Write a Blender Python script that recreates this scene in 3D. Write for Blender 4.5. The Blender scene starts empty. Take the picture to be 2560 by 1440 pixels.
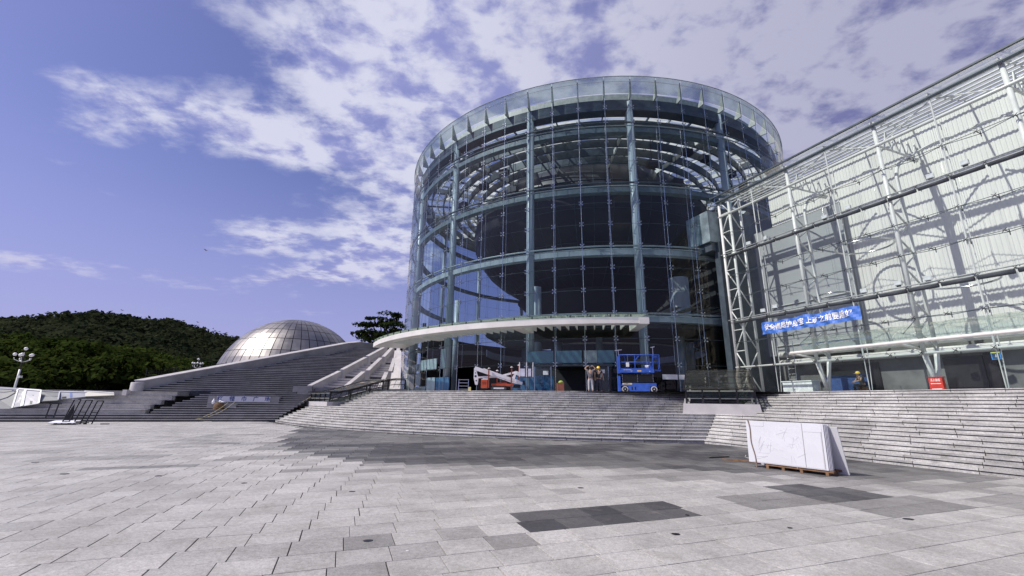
import bpy, math, random
import numpy as np
from mathutils import Vector, Matrix
R = math.radians
sin, cos, pi = math.sin, math.cos, math.pi
rng = random.Random(7)
nrng = np.random.default_rng(7)
SC = bpy.context.scene
COL = SC.collection

# ------------------------------------------------------------------ camera
FOC = 1090.0                       # focal length in pixels of a 2560 px wide frame
EYE = 1.70
_U = Vector((53, 4180, FOC)).normalized()
_Y = (Vector((0, 0, 1)) - _U * _U.z).normalized()
_X = _Y.cross(_U); _X = _X if _X.x > 0 else -_X
cam_d = bpy.data.cameras.new('camera'); cam = bpy.data.objects.new('camera', cam_d); COL.objects.link(cam)
cam_d.sensor_width = 36.0; cam_d.lens = FOC / 2560 * 36.0
cam_d.clip_start = 0.05; cam_d.clip_end = 8000
_r = Vector((_X.x, _Y.x, _U.x)); _u = Vector((_X.y, _Y.y, _U.y)); _f = Vector((_X.z, _Y.z, _U.z))
cam.matrix_world = Matrix(((_r.x, _u.x, -_f.x, 0), (_r.y, _u.y, -_f.y, 0), (_r.z, _u.z, -_f.z, EYE), (0, 0, 0, 1)))
SC.camera = cam

def sight(px, py):                 # direction seen at a point of the photograph
    d = _r * (px - 1280) + _u * (720 - py) + _f * FOC
    return d.normalized()

# ------------------------------------------------------------------ light
SUN_AZ, SUN_EL = R(-104), R(50)
SUN_STRENGTH, SKY_STRENGTH = 5.0, 0.08
SKY_TINT = (1.22, 1.06, 1.52)
sdir = Vector((sin(SUN_AZ) * cos(SUN_EL), cos(SUN_AZ) * cos(SUN_EL), sin(SUN_EL)))
sl = bpy.data.lights.new('sun', 'SUN'); sl.energy = SUN_STRENGTH; sl.angle = R(0.5); sl.color = (1.0, 0.95, 0.88)
so = bpy.data.objects.new('sun', sl); COL.objects.link(so)
so.rotation_euler = sdir.to_track_quat('Z', 'Y').to_euler(); so.location = (-60, 10, 90)
SC.view_settings.view_transform = 'Standard'; SC.view_settings.look = 'None'
SC.view_settings.exposure = 0.0; SC.view_settings.gamma = 1.0; SC.view_settings.use_curve_mapping = False
SC.cycles.transparent_max_bounces = 32
SC.cycles.max_bounces = 8

class NT:                          # small wrapper: node trees by expression
    def __init__(s, tree): s.t = tree
    def node(s, kind, **kw):
        n = s.t.nodes.new(kind)
        for k, v in kw.items(): setattr(n, k, v)
        return n
    def put(s, sock, v):
        if isinstance(v, Ex): v = v.s
        if isinstance(v, bpy.types.NodeSocket): s.t.links.new(v, sock)
        else:
            if hasattr(sock.default_value, '__len__') and not hasattr(v, '__len__'): v = (v, v, v)
            sock.default_value = tuple(v) if hasattr(v, '__len__') else v
    def math(s, op, a, b=None, c=None, clamp=False):
        n = s.node('ShaderNodeMath', operation=op, use_clamp=clamp)
        for i, v in enumerate((a, b, c)):
            if v is not None: s.put(n.inputs[i], v)
        return Ex(s, n.outputs[0])
    def dot(s, v, w):
        n = s.node('ShaderNodeVectorMath', operation='DOT_PRODUCT'); s.put(n.inputs[0], v); s.put(n.inputs[1], w)
        return Ex(s, n.outputs['Value'])
    def comb(s, x, y, z):
        n = s.node('ShaderNodeCombineXYZ')
        for i, v in enumerate((x, y, z)): s.put(n.inputs[i], v)
        return n.outputs[0]
    def noise(s, vec, scale, detail=4, rough=0.55, dist=0.0, col=False):
        n = s.node('ShaderNodeTexNoise'); s.put(n.inputs['Scale'], scale); s.put(n.inputs['Detail'], detail)
        s.put(n.inputs['Roughness'], rough); s.put(n.inputs['Distortion'], dist)
        if vec is not None: s.put(n.inputs['Vector'], vec)
        return n.outputs['Color'] if col else Ex(s, n.outputs['Fac'])
    def step(s, v, a, b, lo=0.0, hi=1.0):
        n = s.node('ShaderNodeMapRange', interpolation_type='SMOOTHSTEP')
        s.put(n.inputs[0], v); s.put(n.inputs[1], a); s.put(n.inputs[2], b); s.put(n.inputs[3], lo); s.put(n.inputs[4], hi)
        return Ex(s, n.outputs[0])
    def mix(s, f, a, b, blend='MIX'):
        n = s.node('ShaderNodeMix', data_type='RGBA', blend_type=blend)
        s.put(n.inputs[0], f)
        for i, v in ((6, a), (7, b)):
            if isinstance(v, (tuple, list)) and len(v) == 3: v = (*v, 1)
            s.put(n.inputs[i], v)
        return n.outputs[2]
class Ex:
    def __init__(s, nt, sock): s.nt, s.s = nt, sock
    def __add__(s, o): return s.nt.math('ADD', s, o)
    __radd__ = __add__
    def __sub__(s, o): return s.nt.math('SUBTRACT', s, o)
    def __rsub__(s, o): return s.nt.math('SUBTRACT', o, s)
    def __mul__(s, o): return s.nt.math('MULTIPLY', s, o)
    __rmul__ = __mul__
    def __truediv__(s, o): return s.nt.math('DIVIDE', s, o)

# ------------------------------------------------------------------ sky
W = bpy.data.worlds.new('World'); SC.world = W; W.use_nodes = True
wt = W.node_tree; wt.nodes.clear(); w = NT(wt)
dirv = w.node('ShaderNodeTexCoord').outputs['Generated']
sky = w.node('ShaderNodeTexSky', sky_type='NISHITA'); sky.sun_disc = False
sky.sun_elevation = SUN_EL; sky.sun_rotation = SUN_AZ; sky.altitude = 50; sky.air_density = 1.0; sky.dust_density = 1.2; sky.ozone_density = 2.0
zc = w.dot(dirv, (0, 0, 1))
xc = w.dot(dirv, (1, 0, 0)); yc = w.dot(dirv, (0, 1, 0))
zz = w.math('MAXIMUM', zc, 0.0) + 0.16
u_, v_ = xc / zz, yc / zz
plane = w.comb(u_, v_, 0.0)
def cloud_bank(px, py, ax, ay, ang, wt_):
    c = sight(px, py); e1 = (sight(px + 20 * cos(R(ang)), py + 20 * sin(R(ang))) - c).normalized()
    e2 = c.cross(e1).normalized()
    a = w.dot(dirv, tuple(e1 / (ax / 1127))) - e1.dot(c) / (ax / 1127)
    b = w.dot(dirv, tuple(e2 / (ay / 1127))) - e2.dot(c) / (ay / 1127)
    front = w.step(w.dot(dirv, tuple(c)), 0.2, 0.4)
    return w.math('POWER', 2.718, (a * a + b * b) * -1.0) * front * wt_
banks = [(1110, 110, 390, 190, 22, .66), (1700, 160, 560, 280, 0, .52), (2350, 200, 620, 380, 0, .50),
         (880, 260, 210, 90, 40, .30), (700, 60, 240, 90, 30, .22), (250, 60, 420, 110, 0, -.30), (480, 480, 420, 60, -8, -.12),
         (470, 285, 330, 66, 16, .40), (260, 320, 85, 40, 10, .34), (640, 330, 170, 60, 22, .30), (745, 375, 80, 32, 5, .34), (230, 215, 90, 28, 25, .25),
         (900, 660, 230, 70, -6, .52), (930, 585, 130, 60, 10, .50), (665, 590, 90, 40, 5, .56), (985, 480, 120, 60, 10, .40), (980, 390, 170, 50, 8, .30),
         (330, 520, 110, 26, 28, .30), (270, 680, 190, 22, 4, .34), (20, 640, 70, 14, 8, .32), (800, 690, 220, 18, -3, .26), (420, 780, 400, 30, 3, .22)]
M = None
for b in banks:
    g = cloud_bank(*b); M = g if M is None else M + g
plane2 = w.comb(u_ * 0.8 + v_ * 0.35, v_ * 1.35 - u_ * 0.3, 3.1)
n1 = w.noise(plane2, 2.1, 7, 0.58, 0.35)
n2 = w.noise(plane, 8.5, 5, 0.55, 0.2)
n3 = w.noise(plane, 0.55, 2, 0.5)
n4 = w.noise(plane2, 21.0, 5, 0.6, 0.3)
inview = w.step(yc, 0.35, 0.6)
elsewhere = (1.0 - inview) * w.step(n3, 0.45, 0.65) * 0.50
dens = w.step(M + elsewhere + (n1 - 0.5) * 0.85 + (n2 - 0.5) * 0.66 + (n4 - 0.5) * 0.30, 0.20, 0.76)
# colours
skc = w.mix(1.0, sky.outputs[0], SKY_TINT, 'MULTIPLY')
skc = w.mix((1.0 - w.step(zc, 0.0, 0.52)) * 0.80, skc, (4.8, 4.8, 8.9))
east = w.step(xc, -0.25, 0.65)
cl = w.mix(east, (9.0, 9.1, 11.0), (5.9, 5.9, 7.8))
dark = w.mix(east, (3.8, 4.1, 8.0), (2.3, 2.4, 4.9))
cl = w.mix(w.step(n2 * 0.55 + n1 * 0.3 + n4 * 0.15, 0.41, 0.56), dark, cl)
cl = w.mix((1.0 - w.step(zc, 0.05, 0.35)) * 0.5, cl, (5.0, 4.4, 7.8))
tot = w.mix(dens * 0.92, skc, cl)
bg = w.node('ShaderNodeBackground'); w.put(bg.inputs[0], tot); bg.inputs[1].default_value = SKY_STRENGTH
wo = w.node('ShaderNodeOutputWorld'); wt.links.new(bg.outputs[0], wo.inputs[0])

# ------------------------------------------------------------------ materials
MATS = {}
def mat(name, col, rough=0.6, metal=0.0, var=0.18, scale=3.0, bump=0.0, bscale=40.0, dirt=0.0, spec=0.5, streak=False, each=0.0):
    if name in MATS: return MATS[name]
    m = bpy.data.materials.new(name); m.use_nodes = True; t = NT(m.node_tree); p = m.node_tree.nodes['Principled BSDF']
    co = t.node('ShaderNodeTexCoord').outputs['Object']
    if streak:
        mp = t.node('ShaderNodeMapping'); mp.inputs['Scale'].default_value = (1, 1, 0.12); t.put(mp.inputs[0], co); co = mp.outputs[0]
    n = t.noise(co, scale, 5, 0.6)
    f = t.step(n, 0.3, 0.7, 1 - var, 1 + var)
    c = t.mix(1.0, col, t.comb(f, f, f), 'MULTIPLY')
    if dirt:
        d = t.step(t.noise(co, scale * 0.35, 6, 0.65), 0.52, 0.72)
        c = t.mix(d * dirt, c, tuple(x * 0.35 for x in col))
    if each:
        e = Ex(t, t.node('ShaderNodeObjectInfo').outputs['Random']) * (2 * each) + (1 - each); c = t.mix(1.0, c, t.comb(e, e, e), 'MULTIPLY')
    t.put(p.inputs['Base Color'], c); p.inputs['Metallic'].default_value = metal
    t.put(p.inputs['Roughness'], t.step(n, 0.25, 0.75, max(0.03, rough - 0.08), min(1, rough + 0.08)))
    p.inputs['Specular IOR Level'].default_value = spec
    if bump:
        b = t.node('ShaderNodeBump'); b.inputs['Strength'].default_value = bump; b.inputs['Distance'].default_value = 0.01
        t.put(b.inputs['Height'], t.noise(co, bscale, 3, 0.6)); t.put(p.inputs['Normal'], b.outputs[0])
    MATS[name] = m; return m
def granite(name, kind, fixed=None, lo=(0.035, 0.035, 0.04), hi=(0.485, 0.47, 0.44), rough=0.62):
    m = bpy.data.materials.new(name); m.use_nodes = True; t = NT(m.node_tree); p = m.node_tree.nodes['Principled BSDF']
    geo = t.node('ShaderNodeNewGeometry'); pos = geo.outputs['Position']
    if fixed is None:
        a = t.node('ShaderNodeAttribute', attribute_type=kind, attribute_name='tone'); tone = Ex(t, a.outputs['Fac'])
    elif fixed == 'island': tone = Ex(t, geo.outputs['Random Per Island']) * 0.5 + 0.42
    else: tone = fixed
    sp = t.noise(pos, 55, 3, 0.75); st = t.noise(pos, 1.1, 6, 0.65); st2 = t.noise(pos, 0.23, 3, 0.5)
    c = t.mix(tone, lo, hi)
    f = t.step(sp * 0.6 + t.noise(pos, 17, 3, 0.7) * 0.4, 0.33, 0.67, 0.66, 1.28)
    c = t.mix(1.0, c, t.comb(f, f, f), 'MULTIPLY')
    f2 = t.step(st, 0.35, 0.7, 1.08, 0.80); c = t.mix(1.0, c, t.comb(f2, f2, f2), 'MULTIPLY')
    f3 = t.step(st2, 0.35, 0.65, 0.92, 1.06); c = t.mix(1.0, c, t.comb(f3, f3, f3), 'MULTIPLY')
    c = t.mix(t.step(t.noise(pos, 0.8, 7, 0.7, 0.6), 0.56, 0.74) * 0.50, c, (0.15, 0.14, 0.13))
    c = t.mix(t.step(t.noise(pos, 2.6, 6, 0.7, 0.8), 0.50, 0.76) * 0.50, c, (0.20, 0.18, 0.15)); c = t.mix(t.step(t.noise(pos, 6.5, 4, 0.7, 0.5), 0.60, 0.80) * 0.45, c, (0.14, 0.135, 0.13))
    t.put(p.inputs['Base Color'], c); t.put(p.inputs['Roughness'], t.step(st, 0.3, 0.7, rough - 0.1, rough + 0.12))
    p.inputs['Specular IOR Level'].default_value = 0.35
    b = t.node('ShaderNodeBump'); b.inputs['Strength'].default_value = 0.35; b.inputs['Distance'].default_value = 0.004
    t.put(b.inputs['Height'], sp); t.put(p.inputs['Normal'], b.outputs[0])
    return m
def thinglass(name, tint, refl=1.0, rough=0.0, haze=0.0, hazecol=(0.6, 0.66, 0.66)):
    m = bpy.data.materials.new(name); m.use_nodes = True; t = NT(m.node_tree); m.node_tree.nodes.clear()
    tr = t.node('ShaderNodeBsdfTransparent'); tr.inputs[0].default_value = (*tint, 1)
    gl = t.node('ShaderNodeBsdfGlossy'); gl.inputs['Roughness'].default_value = rough; gl.inputs[0].default_value = (1.0, 0.92, 0.78, 1)
    lw = t.node('ShaderNodeLayerWeight'); lw.inputs['Blend'].default_value = 0.5
    fac = t.math('MULTIPLY', t.math('POWER', Ex(t, lw.outputs['Facing']), 5.0) * 0.92 + 0.030, refl, clamp=True)
    mx = t.node('ShaderNodeMixShader'); t.put(mx.inputs[0], fac)
    m.node_tree.links.new(tr.outputs[0], mx.inputs[1]); m.node_tree.links.new(gl.outputs[0], mx.inputs[2])
    out = mx
    if haze:
        df = t.node('ShaderNodeBsdfDiffuse'); df.inputs[0].default_value = (*hazecol, 1)
        tl = t.node('ShaderNodeBsdfTranslucent'); tl.inputs[0].default_value = (*hazecol, 1)
        ad = t.node('ShaderNodeMixShader'); ad.inputs[0].default_value = 0.5
        m.node_tree.links.new(df.outputs[0], ad.inputs[1]); m.node_tree.links.new(tl.outputs[0], ad.inputs[2])
        co = t.node('ShaderNodeTexCoord').outputs['Object']
        hz = t.step(t.noise(co, 0.7, 5, 0.6), 0.3, 0.75, haze * 0.55, haze * 1.4)
        m2 = t.node('ShaderNodeMixShader'); t.put(m2.inputs[0], hz)
        m.node_tree.links.new(mx.outputs[0], m2.inputs[1]); m.node_tree.links.new(ad.outputs[0], m2.inputs[2]); out = m2
    o = t.node('ShaderNodeOutputMaterial'); m.node_tree.links.new(out.outputs[0], o.inputs[0])
    return m
def translucent(name, col, f=0.6):
    m = bpy.data.materials.new(name); m.use_nodes = True; t = NT(m.node_tree); m.node_tree.nodes.clear()
    co = t.node('ShaderNodeTexCoord').outputs['Object']; n = t.step(t.noise(co, 0.9, 4, 0.6), 0.3, 0.7, 0.75, 1.1); c = t.mix(1.0, col, t.comb(n, n, n), 'MULTIPLY')
    d = t.node('ShaderNodeBsdfDiffuse'); l = t.node('ShaderNodeBsdfTranslucent'); t.put(d.inputs[0], c); t.put(l.inputs[0], c)
    x = t.node('ShaderNodeMixShader'); x.inputs[0].default_value = f; m.node_tree.links.new(d.outputs[0], x.inputs[1]); m.node_tree.links.new(l.outputs[0], x.inputs[2])
    o = t.node('ShaderNodeOutputMaterial'); m.node_tree.links.new(x.outputs[0], o.inputs[0]); return m
def leafmat(name, lo, hi):
    m = bpy.data.materials.new(name); m.use_nodes = True; t = NT(m.node_tree); m.node_tree.nodes.clear()
    a = t.node('ShaderNodeAttribute', attribute_type='GEOMETRY', attribute_name='tone')
    c = t.mix(Ex(t, a.outputs['Fac']), lo, hi)
    d = t.node('ShaderNodeBsdfDiffuse'); t.put(d.inputs[0], c)
    l = t.node('ShaderNodeBsdfTranslucent'); t.put(l.inputs[0], t.mix(0.5, c, tuple(x * 1.3 for x in hi)))
    x = t.node('ShaderNodeMixShader'); x.inputs[0].default_value = 0.28
    m.node_tree.links.new(d.outputs[0], x.inputs[1]); m.node_tree.links.new(l.outputs[0], x.inputs[2])
    o = t.node('ShaderNodeOutputMaterial'); m.node_tree.links.new(x.outputs[0], o.inputs[0]); return m

STEEL = mat('blue_grey_steel_paint', (0.32, 0.375, 0.405), 0.38, 0.0, 0.16, 1.2, dirt=0.25, streak=True)
STEELD = mat('dark_steel_paint', (0.055, 0.075, 0.09), 0.45, 0.2, 0.2, 2)
SILVER = mat('stainless_steel', (0.62, 0.63, 0.62), 0.22, 1.0, 0.08, 4)
WHITEM = mat('white_painted_steel', (0.63, 0.64, 0.61), 0.36, 0.0, 0.07, 1.5, dirt=0.12)
CREAM = mat('cream_painted_metal', (0.68, 0.66, 0.62), 0.4, 0.0, 0.06, 1.0, dirt=0.14)
BLACKM = mat('black_metal', (0.018, 0.018, 0.02), 0.45, 0.3, 0.3, 6)
RUBBER = mat('black_rubber', (0.02, 0.02, 0.02), 0.85)
CONC = mat('grey_concrete', (0.27, 0.265, 0.27), 0.8, 0, 0.16, 0.8, 0.25, 30, dirt=0.45)
CONCL = mat('pale_concrete', (0.46, 0.44, 0.44), 0.8, 0, 0.10, 1.3, 0.2, 30, dirt=0.25)
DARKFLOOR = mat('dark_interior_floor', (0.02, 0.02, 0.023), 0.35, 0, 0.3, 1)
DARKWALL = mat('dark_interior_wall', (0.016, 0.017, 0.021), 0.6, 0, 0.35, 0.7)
GLOBE = mat('charcoal_globe_cladding', (0.016, 0.017, 0.022), 0.5, 0.1, 0.35, 0.25)
STONE = granite('stair_granite', 'OBJECT', None, lo=(0.23, 0.225, 0.215), hi=(0.53, 0.52, 0.50))
STONEF = granite('stair_granite_plain', 'OBJECT', 'island', lo=(0.23, 0.225, 0.215), hi=(0.53, 0.52, 0.50))
LRISER_SHADE = granite('left_riser_painted_shade', 'OBJECT', 0.5, lo=(0.05, 0.05, 0.053), hi=(0.10, 0.10, 0.105))  # shade under the nosings, painted in as a darker riser colour
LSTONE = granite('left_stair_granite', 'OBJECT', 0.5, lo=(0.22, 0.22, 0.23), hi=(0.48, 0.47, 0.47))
PAVE_O = granite('paving_granite', 'OBJECT'); PAVE_G = granite('paving_granite_far', 'GEOMETRY')
GROUT = mat('dark_grout', (0.045, 0.043, 0.042), 0.95)
GLASS = thinglass('curtain_wall_glass', (0.79, 0.875, 0.905), 0.9)
GLASSB = thinglass('tinted_rear_glass', (0.44, 0.52, 0.64), 0.9)
GLASSC = thinglass('clear_hall_glass', (0.93, 0.965, 0.955), 0.8, 0.0, 0.02)
ROOFC = thinglass('clear_roof_glass', (0.90, 0.94, 0.93), 1.0)
ROOFG = thinglass('roof_glass', (0.86, 0.91, 0.92), 0.9)
PARAG = thinglass('frosted_parapet_glass', (0.70, 0.80, 0.80), 0.9, 0.06, 0.36, (0.28, 0.34, 0.32))
CANG = thinglass('canopy_glass', (0.72, 0.82, 0.80), 1.1, 0.02, 0.14, (0.45, 0.54, 0.50))
SMOKE = thinglass('smoked_canopy_glass', (0.36, 0.40, 0.38), 1.3, 0.05, 0.12, (0.3, 0.32, 0.3))

# ------------------------------------------------------------------ mesh helpers
class MB:
    def __init__(s): s.v, s.f = [], []
    def add(s, vs, fs):
        o = len(s.v); s.v += [tuple(x) for x in vs]; s.f += [tuple(i + o for i in q) for q in fs]; return s
    def quad(s, a, b, c, d): return s.add((a, b, c, d), ((0, 1, 2, 3),))
    def hexa(s, p):                # eight corners: bottom four, top four
        return s.add(p, ((3, 2, 1, 0), (4, 5, 6, 7), (0, 1, 5, 4), (1, 2, 6, 5), (2, 3, 7, 6), (3, 0, 4, 7)))
    def box(s, c, size, ex=(1, 0, 0), ey=(0, 1, 0), ez=(0, 0, 1)):
        c = Vector(c); ex, ey, ez = Vector(ex) * size[0] / 2, Vector(ey) * size[1] / 2, Vector(ez) * size[2] / 2
        return s.hexa([c - ex - ey - ez, c + ex - ey - ez, c + ex + ey - ez, c - ex + ey - ez,
                       c - ex - ey + ez, c + ex - ey + ez, c + ex + ey + ez, c - ex + ey + ez])
    def bar(s, a, b, wd, hg, up=(0, 0, 1)):      # rectangular bar from a to b
        a, b = Vector(a), Vector(b); d = (b - a); L = d.length; d.normalize()
        sd = d.cross(Vector(up));
        if sd.length < 1e-4: sd = d.cross(Vector((1, 0, 0)))
        sd.normalize(); u2 = sd.cross(d)
        return s.box((a + b) / 2, (L, wd, hg), d, sd, u2)
    def tube(s, a, b, r, n=8, r2=None, caps=True):
        return s.path([a, b], r, n, [r, r2 if r2 is not None else r], caps)
    def path(s, pts, r, n=8, rs=None, caps=True, closed=False):
        pts = [Vector(p) for p in pts]; m = len(pts); rs = rs or [r] * m; o = len(s.v); side = None
        for i, p in enumerate(pts):
            if closed: d = (pts[(i + 1) % m] - pts[i - 1])
            else: d = (pts[min(i + 1, m - 1)] - pts[max(i - 1, 0)])
            d.normalize()
            if side is None:
                side = d.cross(Vector((0, 0, 1)))
                if side.length < 1e-3: side = d.cross(Vector((1, 0, 0)))
            side = (side - d * side.dot(d)).normalized(); up = d.cross(side)
            for k in range(n):
                a = 2 * pi * k / n; q = p + (side * cos(a) + up * sin(a)) * rs[i]; s.v.append(tuple(q))
        for i in range(m if closed else m - 1):
            j = (i + 1) % m
            for k in range(n):
                k2 = (k + 1) % n; s.f.append((o + i * n + k, o + i * n + k2, o + j * n + k2, o + j * n + k))
        if caps and not closed:
            s.f.append(tuple(o + k for k in reversed(range(n)))); s.f.append(tuple(o + (m - 1) * n + k for k in range(n)))
        return s
    def prism(s, poly, z0, z1):
        n = len(poly); vs = [(x, y, z0) for x, y in poly] + [(x, y, z1) for x, y in poly]
        return s.add(vs, [tuple(reversed(range(n))), tuple(range(n, 2 * n))] + [(i, (i + 1) % n, (i + 1) % n + n, i + n) for i in range(n)])
    def extrude(s, prof, o, e1, e2, e3, a, b):   # profile in (e1, e2) swept from a to b along e3
        o, e1, e2, e3 = Vector(o), Vector(e1), Vector(e2), Vector(e3); n = len(prof)
        vs = [o + e1 * x + e2 * y + e3 * t for t in (a, b) for x, y in prof]
        return s.add(vs, [tuple(reversed(range(n))), tuple(range(n, 2 * n))] + [(i, (i + 1) % n, (i + 1) % n + n, i + n) for i in range(n)])
    def lathe(s, prof, c, n=32, a0=0.0, a1=2 * pi):
        c = Vector(c); o = len(s.v); full = abs(a1 - a0 - 2 * pi) < 1e-6; m = n if full else n + 1
        for k in range(m):
            a = a0 + (a1 - a0) * k / n
            for r, z in prof: s.v.append((c.x + r * sin(a), c.y - r * cos(a), c.z + z))
        q = len(prof)
        for k in range(n):
            k2 = (k + 1) % m
            for i in range(q - 1): s.f.append((o + k * q + i, o + k2 * q + i, o + k2 * q + i + 1, o + k * q + i + 1))
        return s
    def mesh(s, name, m=None, smooth=False):
        me = bpy.data.meshes.new(name); me.from_pydata(s.v, [], s.f); me.update()
        if m: me.materials.append(m)
        if smooth: me.polygons.foreach_set('use_smooth', [True] * len(me.polygons))
        return me
def link(name, me, parent=None, loc=None):
    o = bpy.data.objects.new(name, me); COL.objects.link(o)
    if loc is not None: o.location = loc
    if parent is not None:
        o.parent = parent
        if loc is None: o.matrix_parent_inverse = Matrix.Translation(-base_of(parent))
    return o
def base_of(p):
    v = Vector((0, 0, 0))
    while p is not None:
        if p.get('_world') is None: v += p.location
        p = p.parent
    return v
def part(name, mb, m, parent, smooth=False, kind=None, label=None):      # vertices given in world coordinates
    o = bpy.data.objects.new(name, mb.mesh(name, m, smooth) if isinstance(mb, MB) else mb); COL.objects.link(o)
    if parent is not None:
        o.parent = parent
        if parent.type == 'EMPTY' and parent.parent is None: o.matrix_parent_inverse = Matrix.Translation(-parent.location)
    if kind: o['kind'] = kind
    if label: o['label'] = label
    return o
def lpart(name, mb, m, parent, smooth=False, label=None):                 # vertices in the thing's own coordinates
    o = bpy.data.objects.new(name, mb.mesh(name, m, smooth) if isinstance(mb, MB) else mb); COL.objects.link(o); o.parent = parent
    if label: o['label'] = label
    return o
def tag(o, label, cat, group=None):
    o['label'] = label; o['category'] = cat
    if group: o['group'] = group
    return o
def thing(name, label, cat, loc=(0, 0, 0), rz=0.0, group=None):
    o = bpy.data.objects.new(name, None); COL.objects.link(o); o.location = loc; o.rotation_euler = (0, 0, rz); o.empty_display_size = 0.3
    return tag(o, label, cat, group)
def copy_tree(o, parent=None):
    c = o.copy(); COL.objects.link(c)
    if parent is not None: c.parent = parent
    for ch in list(o.children): copy_tree(ch, c)
    return c
def struct(name, mb, m, smooth=False):
    o = part(name, mb, m, None, smooth); o['kind'] = 'structure'; return o
def text_mesh(body, size, m, extrude=0.0, align='CENTER', bold=0.0):
    c = bpy.data.curves.new('text', 'FONT'); c.body = body; c.size = size; c.extrude = extrude; c.align_x = align; c.align_y = 'CENTER'; c.resolution_u = 2; c.offset = bold * size
    o = bpy.data.objects.new('text', c); COL.objects.link(o)
    dg = bpy.context.evaluated_depsgraph_get(); me = bpy.data.meshes.new_from_object(o.evaluated_get(dg))
    bpy.data.objects.remove(o); bpy.data.curves.remove(c); me.materials.clear(); me.materials.append(m); return me
def frame_text(name, body, size, m, parent, pos, ex, ez, extrude=0.0, bold=0.0):    # text laid out along ex with up ez, in the parent's coordinates
    me = text_mesh(body, size, m, extrude, 'CENTER', bold); ex, ez = Vector(ex).normalized(), Vector(ez).normalized(); nn = ex.cross(ez)
    me.transform(Matrix(((ex.x, ez.x, nn.x, pos[0]), (ex.y, ez.y, nn.y, pos[1]), (ex.z, ez.z, nn.z, pos[2]), (0, 0, 0, 1))))
    o = bpy.data.objects.new(name, me); COL.objects.link(o); o.parent = parent
    return o

# ------------------------------------------------------------------ layout
CX, CY = 10.28, 56.07                 # axis of the round building
CV = Vector((CX, CY, 0))
PZ = 2.40                             # top of the platform
def P(psi, r, z=0.0): a = R(psi); return Vector((CX + r * sin(a), CY - r * cos(a), z))
DA = R(-22.6); DD = Vector((sin(DA), cos(DA), 0)); NN = Vector((cos(DA), -sin(DA), 0))   # hall front: along, inward
HP = 27.5
def H(t, q, z): return NN * (HP + q) + DD * t + Vector((0, 0, z))
A2 = R(-20.5); PE2 = Vector((sin(A2), cos(A2), 0)); PE1 = Vector((PE2.y, -PE2.x, 0))     # paving axes

# ------------------------------------------------------------------ ground and plaza
g = MB(); g.quad((-1500, -1500, -0.03), (1500, -1500, -0.03), (1500, 2500, -0.03), (-1500, 2500, -0.03))
struct('ground', g, mat('dry_earth_and_grass', (0.10, 0.105, 0.06), 0.95, 0, 0.4, 0.05))
def polycurve(x, pts):
    for (a, b), (c, d) in zip(pts, pts[1:]):
        if x <= c: return b + (d - b) * max(0, (x - a)) / (c - a)
    return pts[-1][1]
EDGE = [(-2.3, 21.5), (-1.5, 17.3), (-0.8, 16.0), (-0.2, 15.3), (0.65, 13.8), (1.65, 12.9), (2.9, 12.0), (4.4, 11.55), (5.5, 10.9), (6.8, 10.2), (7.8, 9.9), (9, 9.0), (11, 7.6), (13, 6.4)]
def hsh(i, j, k=0):
    x = math.sin(i * 127.1 + j * 311.7 + k * 74.7) * 43758.5453; return x - math.floor(x)
def vnoise(x, y, k=0):
    i, j = math.floor(x), math.floor(y); fx, fy = x - i, y - j; fx = fx * fx * (3 - 2 * fx); fy = fy * fy * (3 - 2 * fy)
    return (hsh(i, j, k) * (1 - fx) + hsh(i + 1, j, k) * fx) * (1 - fy) + (hsh(i, j + 1, k) * (1 - fx) + hsh(i + 1, j + 1, k) * fx) * fy
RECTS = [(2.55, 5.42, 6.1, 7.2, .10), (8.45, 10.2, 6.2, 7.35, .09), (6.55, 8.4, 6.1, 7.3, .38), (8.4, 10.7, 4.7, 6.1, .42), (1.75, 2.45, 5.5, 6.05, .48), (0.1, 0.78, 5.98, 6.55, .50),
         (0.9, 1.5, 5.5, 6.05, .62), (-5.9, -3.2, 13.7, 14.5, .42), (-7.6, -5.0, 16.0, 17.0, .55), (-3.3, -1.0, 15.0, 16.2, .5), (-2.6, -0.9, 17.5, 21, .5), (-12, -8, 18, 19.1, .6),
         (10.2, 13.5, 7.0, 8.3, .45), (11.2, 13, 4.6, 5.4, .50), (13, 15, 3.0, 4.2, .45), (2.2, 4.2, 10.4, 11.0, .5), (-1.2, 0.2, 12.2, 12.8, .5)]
def tone(a, b, i, j):
    base = 0.80 + (hsh(i, j) - 0.5) * 0.19 + (vnoise(a * .35, b * .35) - 0.5) * 0.12
    if hsh(i, j, 5) > 0.965: base -= 0.18
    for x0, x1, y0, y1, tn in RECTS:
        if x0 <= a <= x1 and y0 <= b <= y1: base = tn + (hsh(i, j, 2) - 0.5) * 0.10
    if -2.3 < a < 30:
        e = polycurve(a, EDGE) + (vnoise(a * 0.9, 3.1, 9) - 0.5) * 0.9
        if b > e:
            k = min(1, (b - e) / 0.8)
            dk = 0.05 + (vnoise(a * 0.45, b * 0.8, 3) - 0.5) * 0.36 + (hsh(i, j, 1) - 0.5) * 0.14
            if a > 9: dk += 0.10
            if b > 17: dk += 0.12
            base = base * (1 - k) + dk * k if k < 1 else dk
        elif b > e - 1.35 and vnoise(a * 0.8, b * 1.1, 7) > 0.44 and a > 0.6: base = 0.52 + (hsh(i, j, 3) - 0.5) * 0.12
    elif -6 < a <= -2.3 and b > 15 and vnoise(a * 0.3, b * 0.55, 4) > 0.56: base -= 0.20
    return max(0.05, min(1.0, base))
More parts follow.
